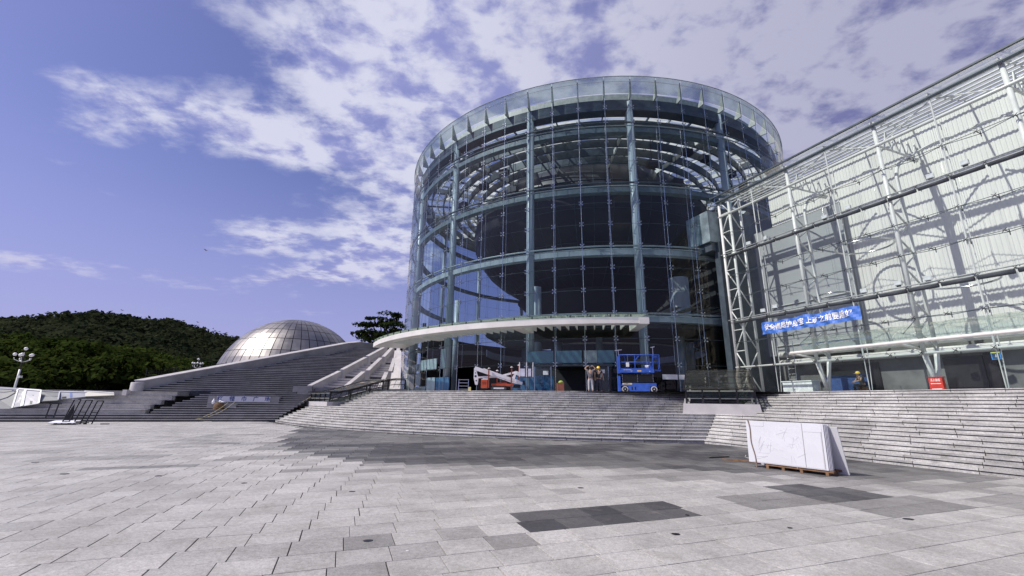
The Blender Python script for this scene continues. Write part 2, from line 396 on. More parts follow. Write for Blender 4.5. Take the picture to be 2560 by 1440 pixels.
def on_stair(p):
    v = p - CV; r = math.hypot(v.x, v.y); psi = math.degrees(math.atan2(v.x, -v.y))
    if r < 35.9 and psi > -62: return True
    if p.dot(NN) > 16.75: return True
    if (p - Vector((-16.4, 38.7, 0))).length < 4.2: return True
    return (p - Vector((-26.0, 32.4, 0))).dot(Vector((-0.309, 0.951, 0))) > 0.5
ROW, LEN, JT = 0.53, 0.592, 0.0055
slabs = []
for j in range(-2, 92):
    b0 = 5.47 + (j - 10) * ROW; bc = b0 + ROW / 2
    if bc > 40: break
    for i in range(-105, 60):
        a0 = 0.11 + (j - 10) * 0.08 + i * LEN + (hsh(i, j, 11) - 0.5) * 0.006; ac = a0 + LEN / 2
        p = PE1 * ac + PE2 * bc
        if p.y < -1.5 or p.length > 62 or on_stair(p) or abs(math.atan2(p.x, p.y)) > R(62) and p.length > 6: continue
        slabs.append((p.length, a0, b0, i, j, ac, bc, p))
slabs.sort(key=lambda s: s[0])
def inframe(p):
    v = p - Vector((0, 0, EYE)); x, y, z = v.dot(_r), v.dot(_u), v.dot(_f)
    return z > 0.1 and abs(x / z) < 1.23 and abs(y / z) < 0.70
def slab_box(mb, a0, b0, dz, drop=0.03):
    a1, b1 = a0 + LEN - JT, b0 + ROW - JT; a0 += JT; b0 += JT
    c = [PE1 * a + PE2 * b for a, b in ((a0, b0), (a1, b0), (a1, b1), (a0, b1))]
    k = [PE1 * a + PE2 * b for a, b in ((a0 + .003, b0 + .003), (a1 - .003, b0 + .003), (a1 - .003, b1 - .003), (a0 + .003, b1 - .003))]
    vs = [q + Vector((0, 0, -drop)) for q in c] + [q + Vector((0, 0, dz - .003)) for q in c] + [q + Vector((0, 0, dz)) for q in k]
    return mb.add(vs, [(0, 1, 5, 4), (1, 2, 6, 5), (2, 3, 7, 6), (3, 0, 4, 7), (4, 5, 9, 8), (5, 6, 10, 9), (6, 7, 11, 10), (7, 4, 8, 11), (8, 9, 10, 11)])
pl = MB(); pl.quad((-75, -8, -0.02), (45, -8, -0.02), (45, 46, -0.02), (-75, 46, -0.02))
plaza = struct('plaza', pl, GROUT)
one = MB(); slab_box(one, 0, 0, 0.0); slab_me = one.mesh('paving_slab', PAVE_O)
far, ftone, nobj = MB(), [], 0
for s in slabs:
    D, a0, b0, i, j, ac, bc, p = s; dz = (hsh(i, j, 8) - 0.5) * 0.0025
    if nobj < 300 and inframe(p):
        o = bpy.data.objects.new('paving_slab', slab_me); COL.objects.link(o); o.location = PE1 * a0 + PE2 * b0 + Vector((0, 0, dz)); o.parent = plaza
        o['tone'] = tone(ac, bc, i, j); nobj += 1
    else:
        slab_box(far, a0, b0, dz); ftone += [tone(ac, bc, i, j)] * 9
fm = far.mesh('paving_slabs', PAVE_G)
fm.attributes.new('tone', 'FLOAT', 'FACE').data.foreach_set('value', ftone)
o = part('paving_slabs', fm, None, plaza); o['kind'] = 'stuff'
dc = MB()
for px, py, r in ((920, 1352, .045), (1690, 1336, .05), (880, 1229, .05), (1452, 1220, .05), (905, 1163, .06), (395, 1190, .06), (162, 1185, .07), (88, 1156, .07), (1310, 1188, .04), (2270, 1298, .06), (1718, 1288, .03), (1975, 1320, .03), (705, 1163, .05), (610, 1208, .05)):
    d = sight(px, py); p = Vector((0, 0, EYE)) + d * (EYE / -d.z)
    c = MB(); n = 9; ring = [(p.x + r * (0.8 + 0.4 * hsh(k, px)) * cos(2 * pi * k / n) * 1.2, p.y + r * (0.8 + 0.4 * hsh(k, py)) * sin(2 * pi * k / n)) for k in range(n)]
    c.prism(ring, 0.0005, 0.006); part('drain_plug', c, BLACKM, plaza)

# ------------------------------------------------------------------ grand staircase
RH = PZ / 18
def off(i): return 0.34 * i if i <= 8 else 0.34 * 8 + 1.40 + 0.34 * (i - 9)
EN = P(-57, 31.8)
def t_corner(o):
    p, r = 16.1 + o, 35.3 - o; b = DD.dot(CV); c = p * p - 2 * p * NN.dot(CV) + CV.dot(CV) - r * r
    return b - math.sqrt(b * b - c)
def outline(o, part_, u, upper):
    r = 35.3 - o
    if part_ == 'nose':
        a = R(-57) - u * R(150); rr = r - 31.8; return Vector((EN.x + rr * sin(a), EN.y - rr * cos(a), 0))
    if part_ == 'arc':
        t = t_corner(o); x = NN * (16.1 + o) + DD * t - CV; pc = math.degrees(math.atan2(x.x, -x.y))
        a0 = -53.5 if upper else -57; return P(a0 + (pc - a0) * u, r)
    t = t_corner(o); return NN * (16.1 + o) + DD * (t + (-9 - t) * u)
stair = thing('grand_staircase', 'broad pale granite staircase curving round the glass rotunda and running straight past the hall', 'staircase', P(-10, 32))
stones_left = 290
for i in range(18):
    z0, z1 = i * RH, (i + 1) * RH; oa, ob = off(i), off(i + 1) if i < 17 else off(17) + 0.5; up = i >= 9
    secs = ([('nose', 4)] if not up else []) + [('arc', 28), ('line', 19)]
    bed = MB()
    for sec, n in secs:
        m = n * 3
        for k in range(m):
            q = [outline(oa + .085, sec, k / m, up), outline(oa + .085, sec, (k + 1) / m, up), outline(ob + .08, sec, (k + 1) / m, up), outline(ob + .08, sec, k / m, up)]
            f = lambda v, z: (v.x, v.y, z)
            bed.quad(f(q[0], z0 - .05), f(q[1], z0 - .05), f(q[1], z1 - .012), f(q[0], z1 - .012))
            bed.quad(f(q[0], z1 - .012), f(q[1], z1 - .012), f(q[2], z1 - .012), f(q[3], z1 - .012))
    step = part('step', bed, GROUT, stair)
    rest = MB()
    for sec, n in secs:
        cuts = [0.0]
        for k in range(1, n): cuts.append((k + (hsh(i, k, 21) - 0.5) * 0.5) / n)
        cuts.append(1.0)
        for k in range(n):
            ua, ub = cuts[k], cuts[k + 1]; gp = 0.0035 / max(1, (ub - ua) * 25) ; ua += gp * 0.12; ub -= gp * 0.12
            us = [ua + (ub - ua) * x / (3 if sec != 'line' else 1) for x in range((3 if sec != 'line' else 1) + 1)]
            dz = (hsh(i, k, 4) - 0.5) * .006
            for d0, d1, za, zb in ((-.016, None, z1 - .036, z1), (.014, .055, z0 - .03, z1 - .058)):
                tgt = MB() if (d1 is None and stones_left > 0 and i < 6 and sec != 'nose') else rest
                d0 += (hsh(i, k, 6) - .5) * .012
                for x, y in zip(us, us[1:]):
                    a, b = outline(oa + d0, sec, x, up), outline(oa + d0, sec, y, up)
                    oo = (ob + .03) if d1 is None else (oa + d1)
                    c, d = outline(oo, sec, y, up), outline(oo, sec, x, up)
                    tgt.hexa([Vector((v.x, v.y, zz_ + (dz if zz_ > z1 - .05 and d1 is None else 0))) for zz_ in (za, zb) for v in (a, b, c, d)])
                if tgt is not rest:
                    so_ = part('tread_stone', tgt, STONE, step); so_['tone'] = 0.72 + (hsh(i, k, 9 + len(sec)) - 0.5) * 0.56; stones_left -= 1
    ro = part('stone_facing', rest, STONEF, step); ro['kind'] = 'stuff'
# platform on which both buildings stand
pf = [outline(off(17) + .4, 'arc', k / 40, True) for k in range(41)] + [outline(off(17) + .4, 'line', k / 6, True) for k in range(7)]
poly = [(v.x, v.y) for v in pf] + [tuple((NN * 60 + DD * -9)[:2]), (60, 110), (-8, 110), (-11.5, 60), (-12.6, 46)]
pm = MB(); pm.prism(poly, -0.02, PZ - 0.004)
struct('platform', pm, mat('platform_granite', (0.34, 0.33, 0.32), 0.6, 0, 0.12, 1.5, dirt=0.3))

# ------------------------------------------------------------------ left stairs, seating tiers and planters
LA = R(-18); LU = Vector((sin(LA), cos(LA), 0)); LW = Vector((LU.y, -LU.x, 0)); LF = Vector((-26.0, 32.4, 0))
def L(w_, u_, z_): return LF + LW * w_ + LU * u_ + Vector((0, 0, z_))
def shaded_step(w0, w1, u0, u1, z0, z1, w0b=None, w1b=None):  # pale tread over a riser with its shade painted in
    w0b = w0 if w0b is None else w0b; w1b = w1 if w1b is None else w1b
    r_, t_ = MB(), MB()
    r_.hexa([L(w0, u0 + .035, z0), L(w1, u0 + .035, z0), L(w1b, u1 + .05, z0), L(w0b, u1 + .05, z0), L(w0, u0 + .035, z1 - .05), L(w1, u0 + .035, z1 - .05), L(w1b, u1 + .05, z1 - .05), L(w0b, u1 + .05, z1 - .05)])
    s_ = part('step', r_, LRISER_SHADE, lst); n_ = max(1, int((w1 - w0) / 1.6))
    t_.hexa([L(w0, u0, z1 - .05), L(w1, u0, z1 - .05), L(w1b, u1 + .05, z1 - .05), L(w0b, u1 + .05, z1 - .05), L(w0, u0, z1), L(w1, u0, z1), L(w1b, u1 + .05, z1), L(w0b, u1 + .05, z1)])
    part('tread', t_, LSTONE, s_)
def slabstep(mb, w0, w1, u0, u1, z0, z1, w0b=None, w1b=None):
    w0b = w0 if w0b is None else w0b; w1b = w1 if w1b is None else w1b
    mb.hexa([L(w0, u0 + .03, z0), L(w1, u0 + .03, z0), L(w1b, u1 + .05, z0), L(w0b, u1 + .05, z0), L(w0, u0 + .03, z1 - .045), L(w1, u0 + .03, z1 - .045), L(w1b, u1 + .05, z1 - .045), L(w0b, u1 + .05, z1 - .045)])
    mb.hexa([L(w0, u0, z1 - .045), L(w1, u0, z1 - .045), L(w1b, u1 + .05, z1 - .045), L(w0b, u1 + .05, z1 - .045), L(w0, u0, z1), L(w1, u0, z1), L(w1b, u1 + .05, z1), L(w0b, u1 + .05, z1)])
    return mb
lst = thing('left_staircase', 'wide grey granite staircase climbing between the concrete parapet and the stepped planters', 'staircase', L(8, 4, 0))
LR, LT = 0.165, 0.335
tiers = thing('seating_tiers', 'deep pale seating tiers stepping up beside the narrower dark flights', 'tiers', L(-8, 4, 0))
def seam(i): return 5.1 + 0.12 * i + (hsh(i, 3) - .5) * .6          # where the seats give way to the flights
for i in range(13):
    z0, z1 = i * LR, (i + 1) * LR; u0, u1 = i * LT, (i + 1) * LT
    wl = -34 if i < 3 else seam(i) - 6.0 + 0.15 * i
    shaded_step(wl, 8.3 + u0 * .6, u0, u1 if i < 12 else 6.4, z0, z1)
for j in range(5):
    z0, z1 = (3 + 2 * j) * LR, (5 + 2 * j) * LR; u0, u1 = (3 + 2 * j) * LT, (5 + 2 * j) * LT
    wr = seam(3 + 2 * j) - 6.0 + .1; n = 11
    for k in range(n):
        a = -33 + (wr + 33) * k / n; b = -33 + (wr + 33) * (k + 1) / n - .008
        so_ = part('seat_stone', MB().hexa([L(x, y, z) for z in (z0, z1 - .055) for x, y in ((a, u0 + .05), (b, u0 + .05), (b, (u1 if j < 4 else 7.5) + .05), (a, (u1 if j < 4 else 7.5) + .05))]), PAVE_O, tiers); so_['tone'] = 0.92 + (hsh(j, k, 3) - .5) * .16
        s2_ = part('seat_top', MB().hexa([L(x, y, z) for z in (z1 - .05, z1) for x, y in ((a, u0), (b, u0), (b, (u1 if j < 4 else 7.5) + .05), (a, (u1 if j < 4 else 7.5) + .05))]), PAVE_O, so_); s2_['tone'] = 0.95
# upper flight between the parapet (left) and the planters (right)
U0, UZ0 = 6.3, 13 * LR
def lw_left(u): return -3.05 + (u - 6.3) * 1.29                          # parapet line
def lw_right(u): return 9.5 + (u - 7.5) * 0.676
UN, UT, UR = 30, 0.36, 0.19
uu, zz_ = U0, UZ0
for i in range(UN):
    nxt = uu + UT + (0.9 if i in (11, 21) else 0)
    shaded_step(lw_left(uu) - .2, lw_right(uu), uu, nxt, zz_ - .3, zz_ + UR, lw_left(nxt) - .2, lw_right(nxt))
    uu, zz_ = nxt, zz_ + UR
UEND, UTOP = uu, zz_
def flight_z(u): return UZ0 + max(0, (u - U0)) / (UEND - U0) * (UTOP - UZ0)
pw = thing('concrete_parapet', 'long sloping grey concrete parapet wall with a rounded pale end post', 'wall', L(lw_left(U0), U0, UZ0))
b = MB(); n = 14
for k in range(n):
    ua, ub = U0 + (UEND + 2.5 - U0) * k / n, U0 + (UEND + 2.5 - U0) * (k + 1) / n
    za, zb = flight_z(min(ua, UEND)) + 0.85, flight_z(min(ub, UEND)) + 0.85
    la, lb = lw_left(ua), lw_left(ub); th = .55
    b.hexa([L(la - th, ua, 0), L(la, ua, 0), L(lb, ub, 0), L(lb - th, ub, 0), L(la - th, ua, za), L(la, ua, za), L(lb, ub, zb), L(lb - th, ub, zb)])
part('wall_body', b, CONC, pw)
b = MB(); b.lathe([(0, 0), (.46, 0), (.46, 2.82), (.43, 2.87), (0, 2.87)], L(lw_left(U0) - .3, U0 - .05, 0), 20); part('end_post', b, CONCL, pw, True)
b = MB()
for k in range(n):
    ua, ub = U0 + (UEND + 2.5 - U0) * k / n, U0 + (UEND + 2.5 - U0) * (k + 1) / n - .02
    za, zb = flight_z(min(ua, UEND)) + 0.853, flight_z(min(ub, UEND)) + 0.853
    la, lb = lw_left(ua), lw_left(ub); th = .62
    c_ = MB(); c_.hexa([L(la - th, ua, za), L(la + .06, ua, za), L(lb + .06, ub, zb), L(lb - th, ub, zb), L(la - th, ua, za + .07), L(la + .06, ua, za + .07), L(lb + .06, ub, zb + .07), L(lb - th, ub, zb + .07)])
    part('coping_stone', c_, CONCL, pw)
# stepped planters with sloping cheek walls, three flights
pt = thing('stepped_planter', 'bank of stepped concrete planters with pale sloping cheek walls beside the rotunda', 'planter', L(9, 8, 0))
TB = [(7.6, 11.0, 2.75, 4.35), (11.3, 14.6, 4.55, 6.2), (14.9, 18.0, 6.4, 8.0)]
def pw_x(f, u): return (lw_right(u) + .12) * (1 - f) + (17.7 + (u - 8) * 0.07) * f
for j, (u0, u1, z0, z1) in enumerate(TB):
    ns = 6
    for k in range(ns):
        a, c = u0 + (u1 - u0) * k / ns, u0 + (u1 - u0) * (k + 1) / ns; za, zc_ = z0 + (z1 - z0) * k / ns, z0 + (z1 - z0) * (k + 1) / ns
        e_ = c + (.35 if k == ns - 1 else .08)
        part('terrace_step', MB().hexa([L(x, y, z) for z in (0.5, zc_ - .66) for x, y in ((pw_x(0, a), a + .10), (pw_x(1, a), a + .10), (pw_x(1, c), e_), (pw_x(0, c), e_))]), LRISER_SHADE, pt)  # shade between the slabs painted in by the dark riser
        part('terrace_slab', MB().hexa([L(x, y, z) for z in (zc_ - .72, zc_ - .52) for x, y in ((pw_x(0, a), a), (pw_x(1, a), a), (pw_x(1, c), e_), (pw_x(0, c), e_))]), CONCL, pt)
    for f in (0.0, (.40, .45, .5)[j], (.80, .86, .92)[j]):
        a, c = L(pw_x(f, u0), u0 - .25, 0), L(pw_x(f, u1), u1 - .1, 0); th = LW * .20
        m_ = MB(); m_.hexa([a - th + Vector((0, 0, z0 - 1.6)), a + th + Vector((0, 0, z0 - 1.6)), c + th + Vector((0, 0, z1 - 1.6)), c - th + Vector((0, 0, z1 - 1.6)),
                           a - th + Vector((0, 0, z0 + .22)), a + th + Vector((0, 0, z0 + .22)), c + th + Vector((0, 0, z1 + .26)), c - th + Vector((0, 0, z1 + .26))])
        part('cheek_wall', m_, CONCL, pt)
m_ = MB(); m_.hexa([L(10.2, 7.4, 1.0), L(18.2, 7.2, 1.0), L(18.1, 8.2, 1.0), L(10.2, 8.2, 1.0), L(10.2, 7.4, 2.75), L(18.2, 7.2, 2.75), L(18.1, 8.2, 2.75), L(10.2, 8.2, 2.75)]); part('front_wall', m_, CONC, pt)
m_ = MB(); a = L(17.5, 7.6, 0); c = L(18.0, 16.5, 0)
m_.hexa([a + Vector((-.5, 0, 1)), a + Vector((.6, 0, 1)), c + Vector((.5, 0, 1)), c + Vector((-.3, 0, 1)), a + Vector((-.5, 0, 2.8)), a + Vector((.6, 0, 2.8)), c + Vector((.5, 0, 7.6)), c + Vector((-.3, 0, 7.6))]); part('sloping_slab', m_, CONCL, pt)
m_ = MB(); m_.hexa([L(x, y, z) for z in (1.0, 2.85) for x, y in ((8.4, 6.5), (10.0, 6.5), (10.0, 7.5), (8.4, 7.5))]); part('pier_block', m_, CONC, pt)

# ------------------------------------------------------------------ glass rotunda
RR = 23.5
rot = thing('glass_rotunda', 'huge round glass hall with blue grey steel columns, ring beams and open roof trusses', 'building', (CX, CY, PZ))
RINGZ = [8.39, 13.88, 19.45, 25.17]
ROWZ = [2.42, 4.49, 6.43, 8.39] + [8.39 + (13.88 - 8.39) * k / 3 for k in (1, 2, 3)] + [13.88 + (19.45 - 13.88) * k / 3 for k in (1, 2, 3)] + [19.45 + (25.17 - 19.45) * k / 3 for k in (1, 2, 3)] + [26.55, 27.9]
STEP_A, PSI0 = 5.625, -0.25
def arcband(mb, r0, r1, z0, z1, a0, a1, n, caps=True):
    o = len(mb.v)
    for k in range(n + 1):
        a = a0 + (a1 - a0) * k / n
        for r, z in ((r0, z0), (r1, z0), (r1, z1), (r0, z1)): mb.v.append(tuple(P(a, r, z)))
    for k in range(n):
        for i in range(4): mb.f.append((o + k * 4 + i, o + k * 4 + (i + 1) % 4, o + k * 4 + 4 + (i + 1) % 4, o + k * 4 + 4 + i))
    if caps and abs(a1 - a0) < 359: mb.f += [(o + 3, o + 2, o + 1, o), (o + n * 4, o + n * 4 + 1, o + n * 4 + 2, o + n * 4 + 3)]
    return mb
for k in range(16):                                            # columns
    psi = PSI0 + 22.5 * k; c = MB()
    c.path([P(psi, 22.65, PZ - .01), P(psi, 22.65, 27.6)], .33, 20); co_ = part('column', c, STEEL, rot, True)
    if abs((psi + 180) % 360 - 180) < 95:
        br = MB()
        for z in ROWZ[1:-1]: br.tube(P(psi, 22.95, z), P(psi, 23.42, z), .035, 6)
        br.tube(P(psi, 22.99, PZ), P(psi, 22.99, 27.6), .05, 6)
        x = part('bracket', br, STEEL, co_); x['kind'] = 'stuff'
for z in RINGZ:                                                # ring beams, with the tube the glass hangs on
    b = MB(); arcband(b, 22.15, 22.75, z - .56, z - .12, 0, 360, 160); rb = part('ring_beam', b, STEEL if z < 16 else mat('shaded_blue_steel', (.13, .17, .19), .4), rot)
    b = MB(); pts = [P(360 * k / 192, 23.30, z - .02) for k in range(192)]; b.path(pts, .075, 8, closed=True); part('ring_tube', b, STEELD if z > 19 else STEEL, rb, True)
    b = MB(); pts = [P(360 * k / 192, 23.12, z - .20) for k in range(192)]; b.path(pts, .05, 6, closed=True); part('ring_tube', b, STEEL, rb, True)
b = MB(); arcband(b, 21.9, 22.9, 26.7, 27.75, 0, 360, 160); part('eaves_beam', b, STEELD, rot)
# panes
rows = list(zip(ROWZ, ROWZ[1:]))
panes = []
for k in range(64):
    a0 = PSI0 + STEP_A * k; mid = (a0 + STEP_A / 2 + 180) % 360 - 180
    for j, (z0, z1) in enumerate(rows):
        if j == 0 and -19 < mid < -9 : continue                # the open doorway
        if j == 0 and -45.5 < mid < -34 and abs(mid + 40) < 3.5: continue
        face = cos(R(mid + 10.4))                              # turned to the square
        hidden = mid > 50 or mid < -80 or (mid > 18 + (27 - z0) * .6 + 4)
        panes.append((-(face if not hidden else -1), k, j, a0, z0, z1))
panes.sort()
gl = MB(); glb = MB(); np_ = 0
for s_, k, j, a0, z0, z1 in panes:
    back = abs((a0 + 183) % 360 - 180) > 105; tgt = MB() if np_ < 300 and s_ < 0 else (glb if back else gl)
    ga = 0.022; ti = [(hsh(k, j, q) - .5) * .034 for q in range(4)]
    A = [P(a0 + ga, RR + ti[0], z0 + .012), P(a0 + STEP_A - ga, RR + ti[1], z0 + .012), P(a0 + STEP_A - ga, RR + ti[2], z1 - .012), P(a0 + ga, RR + ti[3], z1 - .012)]
    tgt.quad(*A)
    if tgt is not gl and tgt is not glb: part('glass_pane', tgt, GLASS, rot); np_ += 1
part('glass_panes', gl, GLASS, rot, kind='stuff'); part('rear_glass_panes', glb, GLASSB, rot, kind='stuff')
# mullion rods, joint lines and spider fittings
for k in range(64):
    a = PSI0 + STEP_A * k; m_ = (a + 180) % 360 - 180
    b = MB(); b.tube(P(a, 23.40, PZ), P(a, 23.40, 27.9), .022, 6)
    b.tube(P(a, 22.85, 4.49), P(a, 22.85, 25.1), .012, 4)
    part('mullion_rod', b, SILVER if -100 < m_ < 60 else STEELD, rot)
b = MB()
for z in ROWZ[1:-1]: b.path([P(360 * k / 160, 23.44, z) for k in range(160)], .016, 4, closed=True)
part('glazing_joints', b, STEELD, rot, kind='stuff')
b = MB()
for k in range(64):
    a = PSI0 + STEP_A * k; m_ = (a + 180) % 360 - 180
    if not -85 < m_ < 55: continue
    for z in ROWZ[1:-1]:
        c = P(a, 23.50, z); tx = Vector((cos(R(a)), sin(R(a)), 0)); nx = (P(a, 24, z) - c).normalized(); up = Vector((0, 0, 1))
        for s1 in (-1, 1):
            for s2 in (-1, 1):
                e = c + tx * s1 * .13 + up * s2 * .13
                b.bar(c - nx * .08, e - nx * .06, .025, .025)
                b.tube(e - nx * .06, e + nx * .03, .042, 6)
        b.bar(c - nx * .08, c - nx * .5, .03, .03)
part('spider_fitting', b, SILVER, rot, kind='stuff')
# parapet band: pale frosted panels in front of a white fascia, with brackets
for k in range(64):
    a = PSI0 + STEP_A * k; ga = .05
    b = MB(); b.quad(P(a + ga, 23.52, 27.93), P(a + STEP_A - ga, 23.52, 27.93), P(a + STEP_A - ga, 23.55, 29.62), P(a + ga, 23.55, 29.62)); part('parapet_pane', b, PARAG, rot)
    m_ = (a + 180) % 360 - 180
    if -110 < m_ < 80:
        b = MB(); tx = Vector((cos(R(a)), sin(R(a)), 0)) * .06
        p0, p1, p2, p3 = P(a, 23.44, 27.75), P(a, 23.44, 29.45), P(a, 23.22, 28.9), P(a, 22.7, 27.75)
        b.add([q - tx for q in (p0, p1, p2, p3)] + [q + tx for q in (p0, p1, p2, p3)], [(3, 2, 1, 0), (4, 5, 6, 7), (0, 1, 5, 4), (1, 2, 6, 5), (2, 3, 7, 6), (3, 0, 4, 7)])
        part('parapet_bracket', b, mat('grey_green_bracket', (.34, .37, .34), .5), rot)
b = MB(); b.path([P(360 * k / 192, 23.58, 29.64) for k in range(192)], .04, 6, closed=True); b.path([P(360 * k / 192, 23.57, 29.1) for k in range(192)], .018, 4, closed=True)
part('parapet_rail', b, STEEL, rot)
b = MB(); arcband(b, 22.3, 22.42, 27.75, 28.7, 0, 360, 128); part('parapet_fascia', b, mat('grey_green_fascia', (.42, .46, .43), .5), rot)
# roof: concentric deep ring girders, radial purlins, glass and blind panels between them
RINGS = [21.2, 19.7, 18.2, 16.7, 15.2, 13.7]
for r in RINGS:
    b = MB(); arcband(b, r - .06, r + .06, 26.0, 26.85, 0, 360, 128); part('roof_girder', b, STEELD, rot)
for k in range(64):
    a = PSI0 + STEP_A * k; b = MB(); b.bar(P(a, 12.4, 27.0), P(a, 22.4, 27.0), .09, .22); part('roof_purlin', b, STEELD if k % 2 else WHITEM, rot)
    if k % 4 == 0:
        b = MB(); b.bar(P(a, 12.9, 26.2), P(a, 22.4, 26.45), .14, .45); part('roof_rafter', b, WHITEM, rot)
rg, rp = MB(), MB(); rad = [22.4] + RINGS + [12.6]
for k in range(64):
    a = PSI0 + STEP_A * k
    for i, (r1, r0) in enumerate(zip(rad, rad[1:])):
        h_ = hsh(k // 2, i, 31); tgt = rp if h_ < (.46 if i > 2 else .50) else rg
        tgt.quad(P(a + .15, r0 + .04, 27.16), P(a + STEP_A - .15, r0 + .04, 27.16), P(a + STEP_A - .15, r1 - .04, 27.16), P(a + .15, r1 - .04, 27.16))
part('roof_glazing', rg, ROOFG, rot, kind='stuff'); part('roof_blinds', rp, translucent('pale_roof_blind', (.80, .80, .74), .62), rot, kind='stuff')
for r in (22.0, 20.45, 18.95, 17.45, 15.95):
    b = MB(); arcband(b, r - .04, r + .04, 26.75, 26.98, 0, 360, 96); part('roof_ring', b, WHITEM, rot)
b = MB()
for k in range(32):                                             # stay rods under the roof
    a = PSI0 + STEP_A * (2 * k + 1)
    for r0, r1 in ((21.2, 19.7), (19.7, 18.2), (18.2, 16.7), (16.7, 15.2)):
        b.tube(P(a, r0, 26.0), P(a + 2.8, r1, 26.9), .025, 4); b.tube(P(a, r1, 26.0), P(a + 2.8, r0, 26.9), .025, 4)
part('stay_rods', b, STEELD, rot, kind='stuff')
for a, r, z in ((-33, 20.6, 23.6), (-40, 20.6, 22.9), (-50, 20.4, 22.0), (-57, 20.2, 20.9), (-29, 21.2, 21.0), (6, 21.0, 22.6), (17, 20.6, 24.6), (22, 20.8, 24.2), (31, 21, 23.4), (38, 20.8, 22.6), (12, 21.2, 20.9), (-45, 21.2, 20.4)):
    b = MB(); c = P(a, r, z); tx = Vector((cos(R(a)), sin(R(a)), 0)); nx = tx.cross(Vector((0, 0, 1)))
    b.box(c, (.9, .6, .5), tx, nx); b.tube(c + Vector((0, 0, .25)), c + Vector((0, 0, 3)), .03, 5); b.box(c - Vector((0, 0, .33)), (.7, .5, .1), tx, nx); part('stage_lamp', b, BLACKM, rot)
# the dark globe that hangs in the middle
prof = [(15.4 * cos(R(a)), 22.6 + 9.2 * sin(R(a))) for a in range(-90, 91, 5)]
b = MB(); b.lathe(prof, (CX, CY, 0), 96); gp = part('theatre_globe', b, GLOBE, rot, True)
b = MB()
for a in range(-70, 71, 20): b.path([P(360 * k / 96, 15.43 * cos(R(a)), 22.6 + 9.22 * sin(R(a))) for k in range(96)], .04, 4, closed=True)
for k in range(0, 48): b.path([P(7.5 * k, 15.43 * cos(R(a)), 22.6 + 9.22 * sin(R(a))) for a in range(-80, 81, 10)], .03, 4)
x = part('cladding_joint', b, STEELD, gp); x['kind'] = 'stuff'
b = MB(); b.lathe([(9.5, 14.2), (7.0, 12.0), (5.2, 9), (5.0, PZ)], (CX, CY, 0), 48); part('globe_stem', b, DARKWALL, rot, True)
# floors, balconies, rear core
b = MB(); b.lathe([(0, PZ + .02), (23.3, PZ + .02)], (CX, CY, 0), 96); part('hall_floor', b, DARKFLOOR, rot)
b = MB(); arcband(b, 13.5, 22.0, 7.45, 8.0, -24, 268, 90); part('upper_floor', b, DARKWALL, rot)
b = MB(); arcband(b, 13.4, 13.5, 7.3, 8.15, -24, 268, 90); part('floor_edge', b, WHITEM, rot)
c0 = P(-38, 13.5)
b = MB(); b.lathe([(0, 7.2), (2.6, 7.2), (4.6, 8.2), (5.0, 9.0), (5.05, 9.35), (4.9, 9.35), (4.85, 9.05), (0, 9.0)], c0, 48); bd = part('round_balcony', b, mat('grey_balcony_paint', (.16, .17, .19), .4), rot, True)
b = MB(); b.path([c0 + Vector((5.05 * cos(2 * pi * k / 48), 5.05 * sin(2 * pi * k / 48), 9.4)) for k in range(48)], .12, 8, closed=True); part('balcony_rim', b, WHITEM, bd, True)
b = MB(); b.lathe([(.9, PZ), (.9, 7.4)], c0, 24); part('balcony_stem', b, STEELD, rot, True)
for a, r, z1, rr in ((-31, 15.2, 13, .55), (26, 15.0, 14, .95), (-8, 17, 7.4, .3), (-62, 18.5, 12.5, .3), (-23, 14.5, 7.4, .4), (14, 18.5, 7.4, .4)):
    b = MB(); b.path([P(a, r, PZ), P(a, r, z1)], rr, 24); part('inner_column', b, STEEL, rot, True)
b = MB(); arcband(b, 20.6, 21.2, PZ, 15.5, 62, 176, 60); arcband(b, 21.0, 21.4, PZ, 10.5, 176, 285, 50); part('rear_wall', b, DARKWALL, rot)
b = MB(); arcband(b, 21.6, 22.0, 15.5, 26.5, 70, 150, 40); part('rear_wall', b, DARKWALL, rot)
for k in range(9):                                               # bright skylights over the upper floor
    a = 8 + 5.5 * k; b = MB(); b.quad(P(a, 17.6, 9.4 + .14 * k), P(a + 3.4, 17.6, 9.5 + .14 * k), P(a + 4.4, 20.2, 9.7 + .14 * k), P(a + 1.0, 20.2, 9.6 + .14 * k))
    part('sloping_panel', b, mat('cream_panel', (.78, .76, .66), .6), rot)
b = MB(); b.bar(P(30, 22.2, 2.6), P(40, 21.6, 7.6), .35, .35); part('raking_strut', b, STEEL, rot)
# ground storey: spandrel band, vestibule, door leaves, covered panels
SPAN = mat('teal_spandrel_glass', (.10, .20, .25), .15, 0, .12, 1); SPANG = mat('grey_spandrel_panel', (.36, .38, .37), .5)
for a0, a1, m_ in ((-23, -17.6, SPAN), (-17.2, -12.2, SPAN), (-11.8, -9.4, SPANG), (-9.3, -6.2, SPAN)):
    b = MB(); arcband(b, 23.1, 23.2, 4.62, 5.55, a0, a1, 6); part('spandrel_panel', b, m_, rot)
b = MB(); arcband(b, 19.0, 19.2, PZ, 4.5, -30, 0, 20); arcband(b, 19.0, 23.2, 4.4, 4.55, -19, -7, 8); part('vestibule_wall', b, DARKWALL, rot)
b = MB(); arcband(b, 23.0, 23.4, 4.36, 4.52, -23, -6, 12); part('door_header', b, STEELD, rot)
for a in (-19.6, -9.1):
    b = MB(); arcband(b, 23.34, 23.37, PZ + .05, 4.3, a - 1.6, a + 1.6, 3); d_ = part('door_leaf', b, GLASS, rot)
    b = MB()
    for x_ in (-1.6, 1.6): b.bar(P(a + x_, 23.36, PZ + .02), P(a + x_, 23.36, 4.34), .06, .06)
    part('door_frame', b, SILVER, d_)
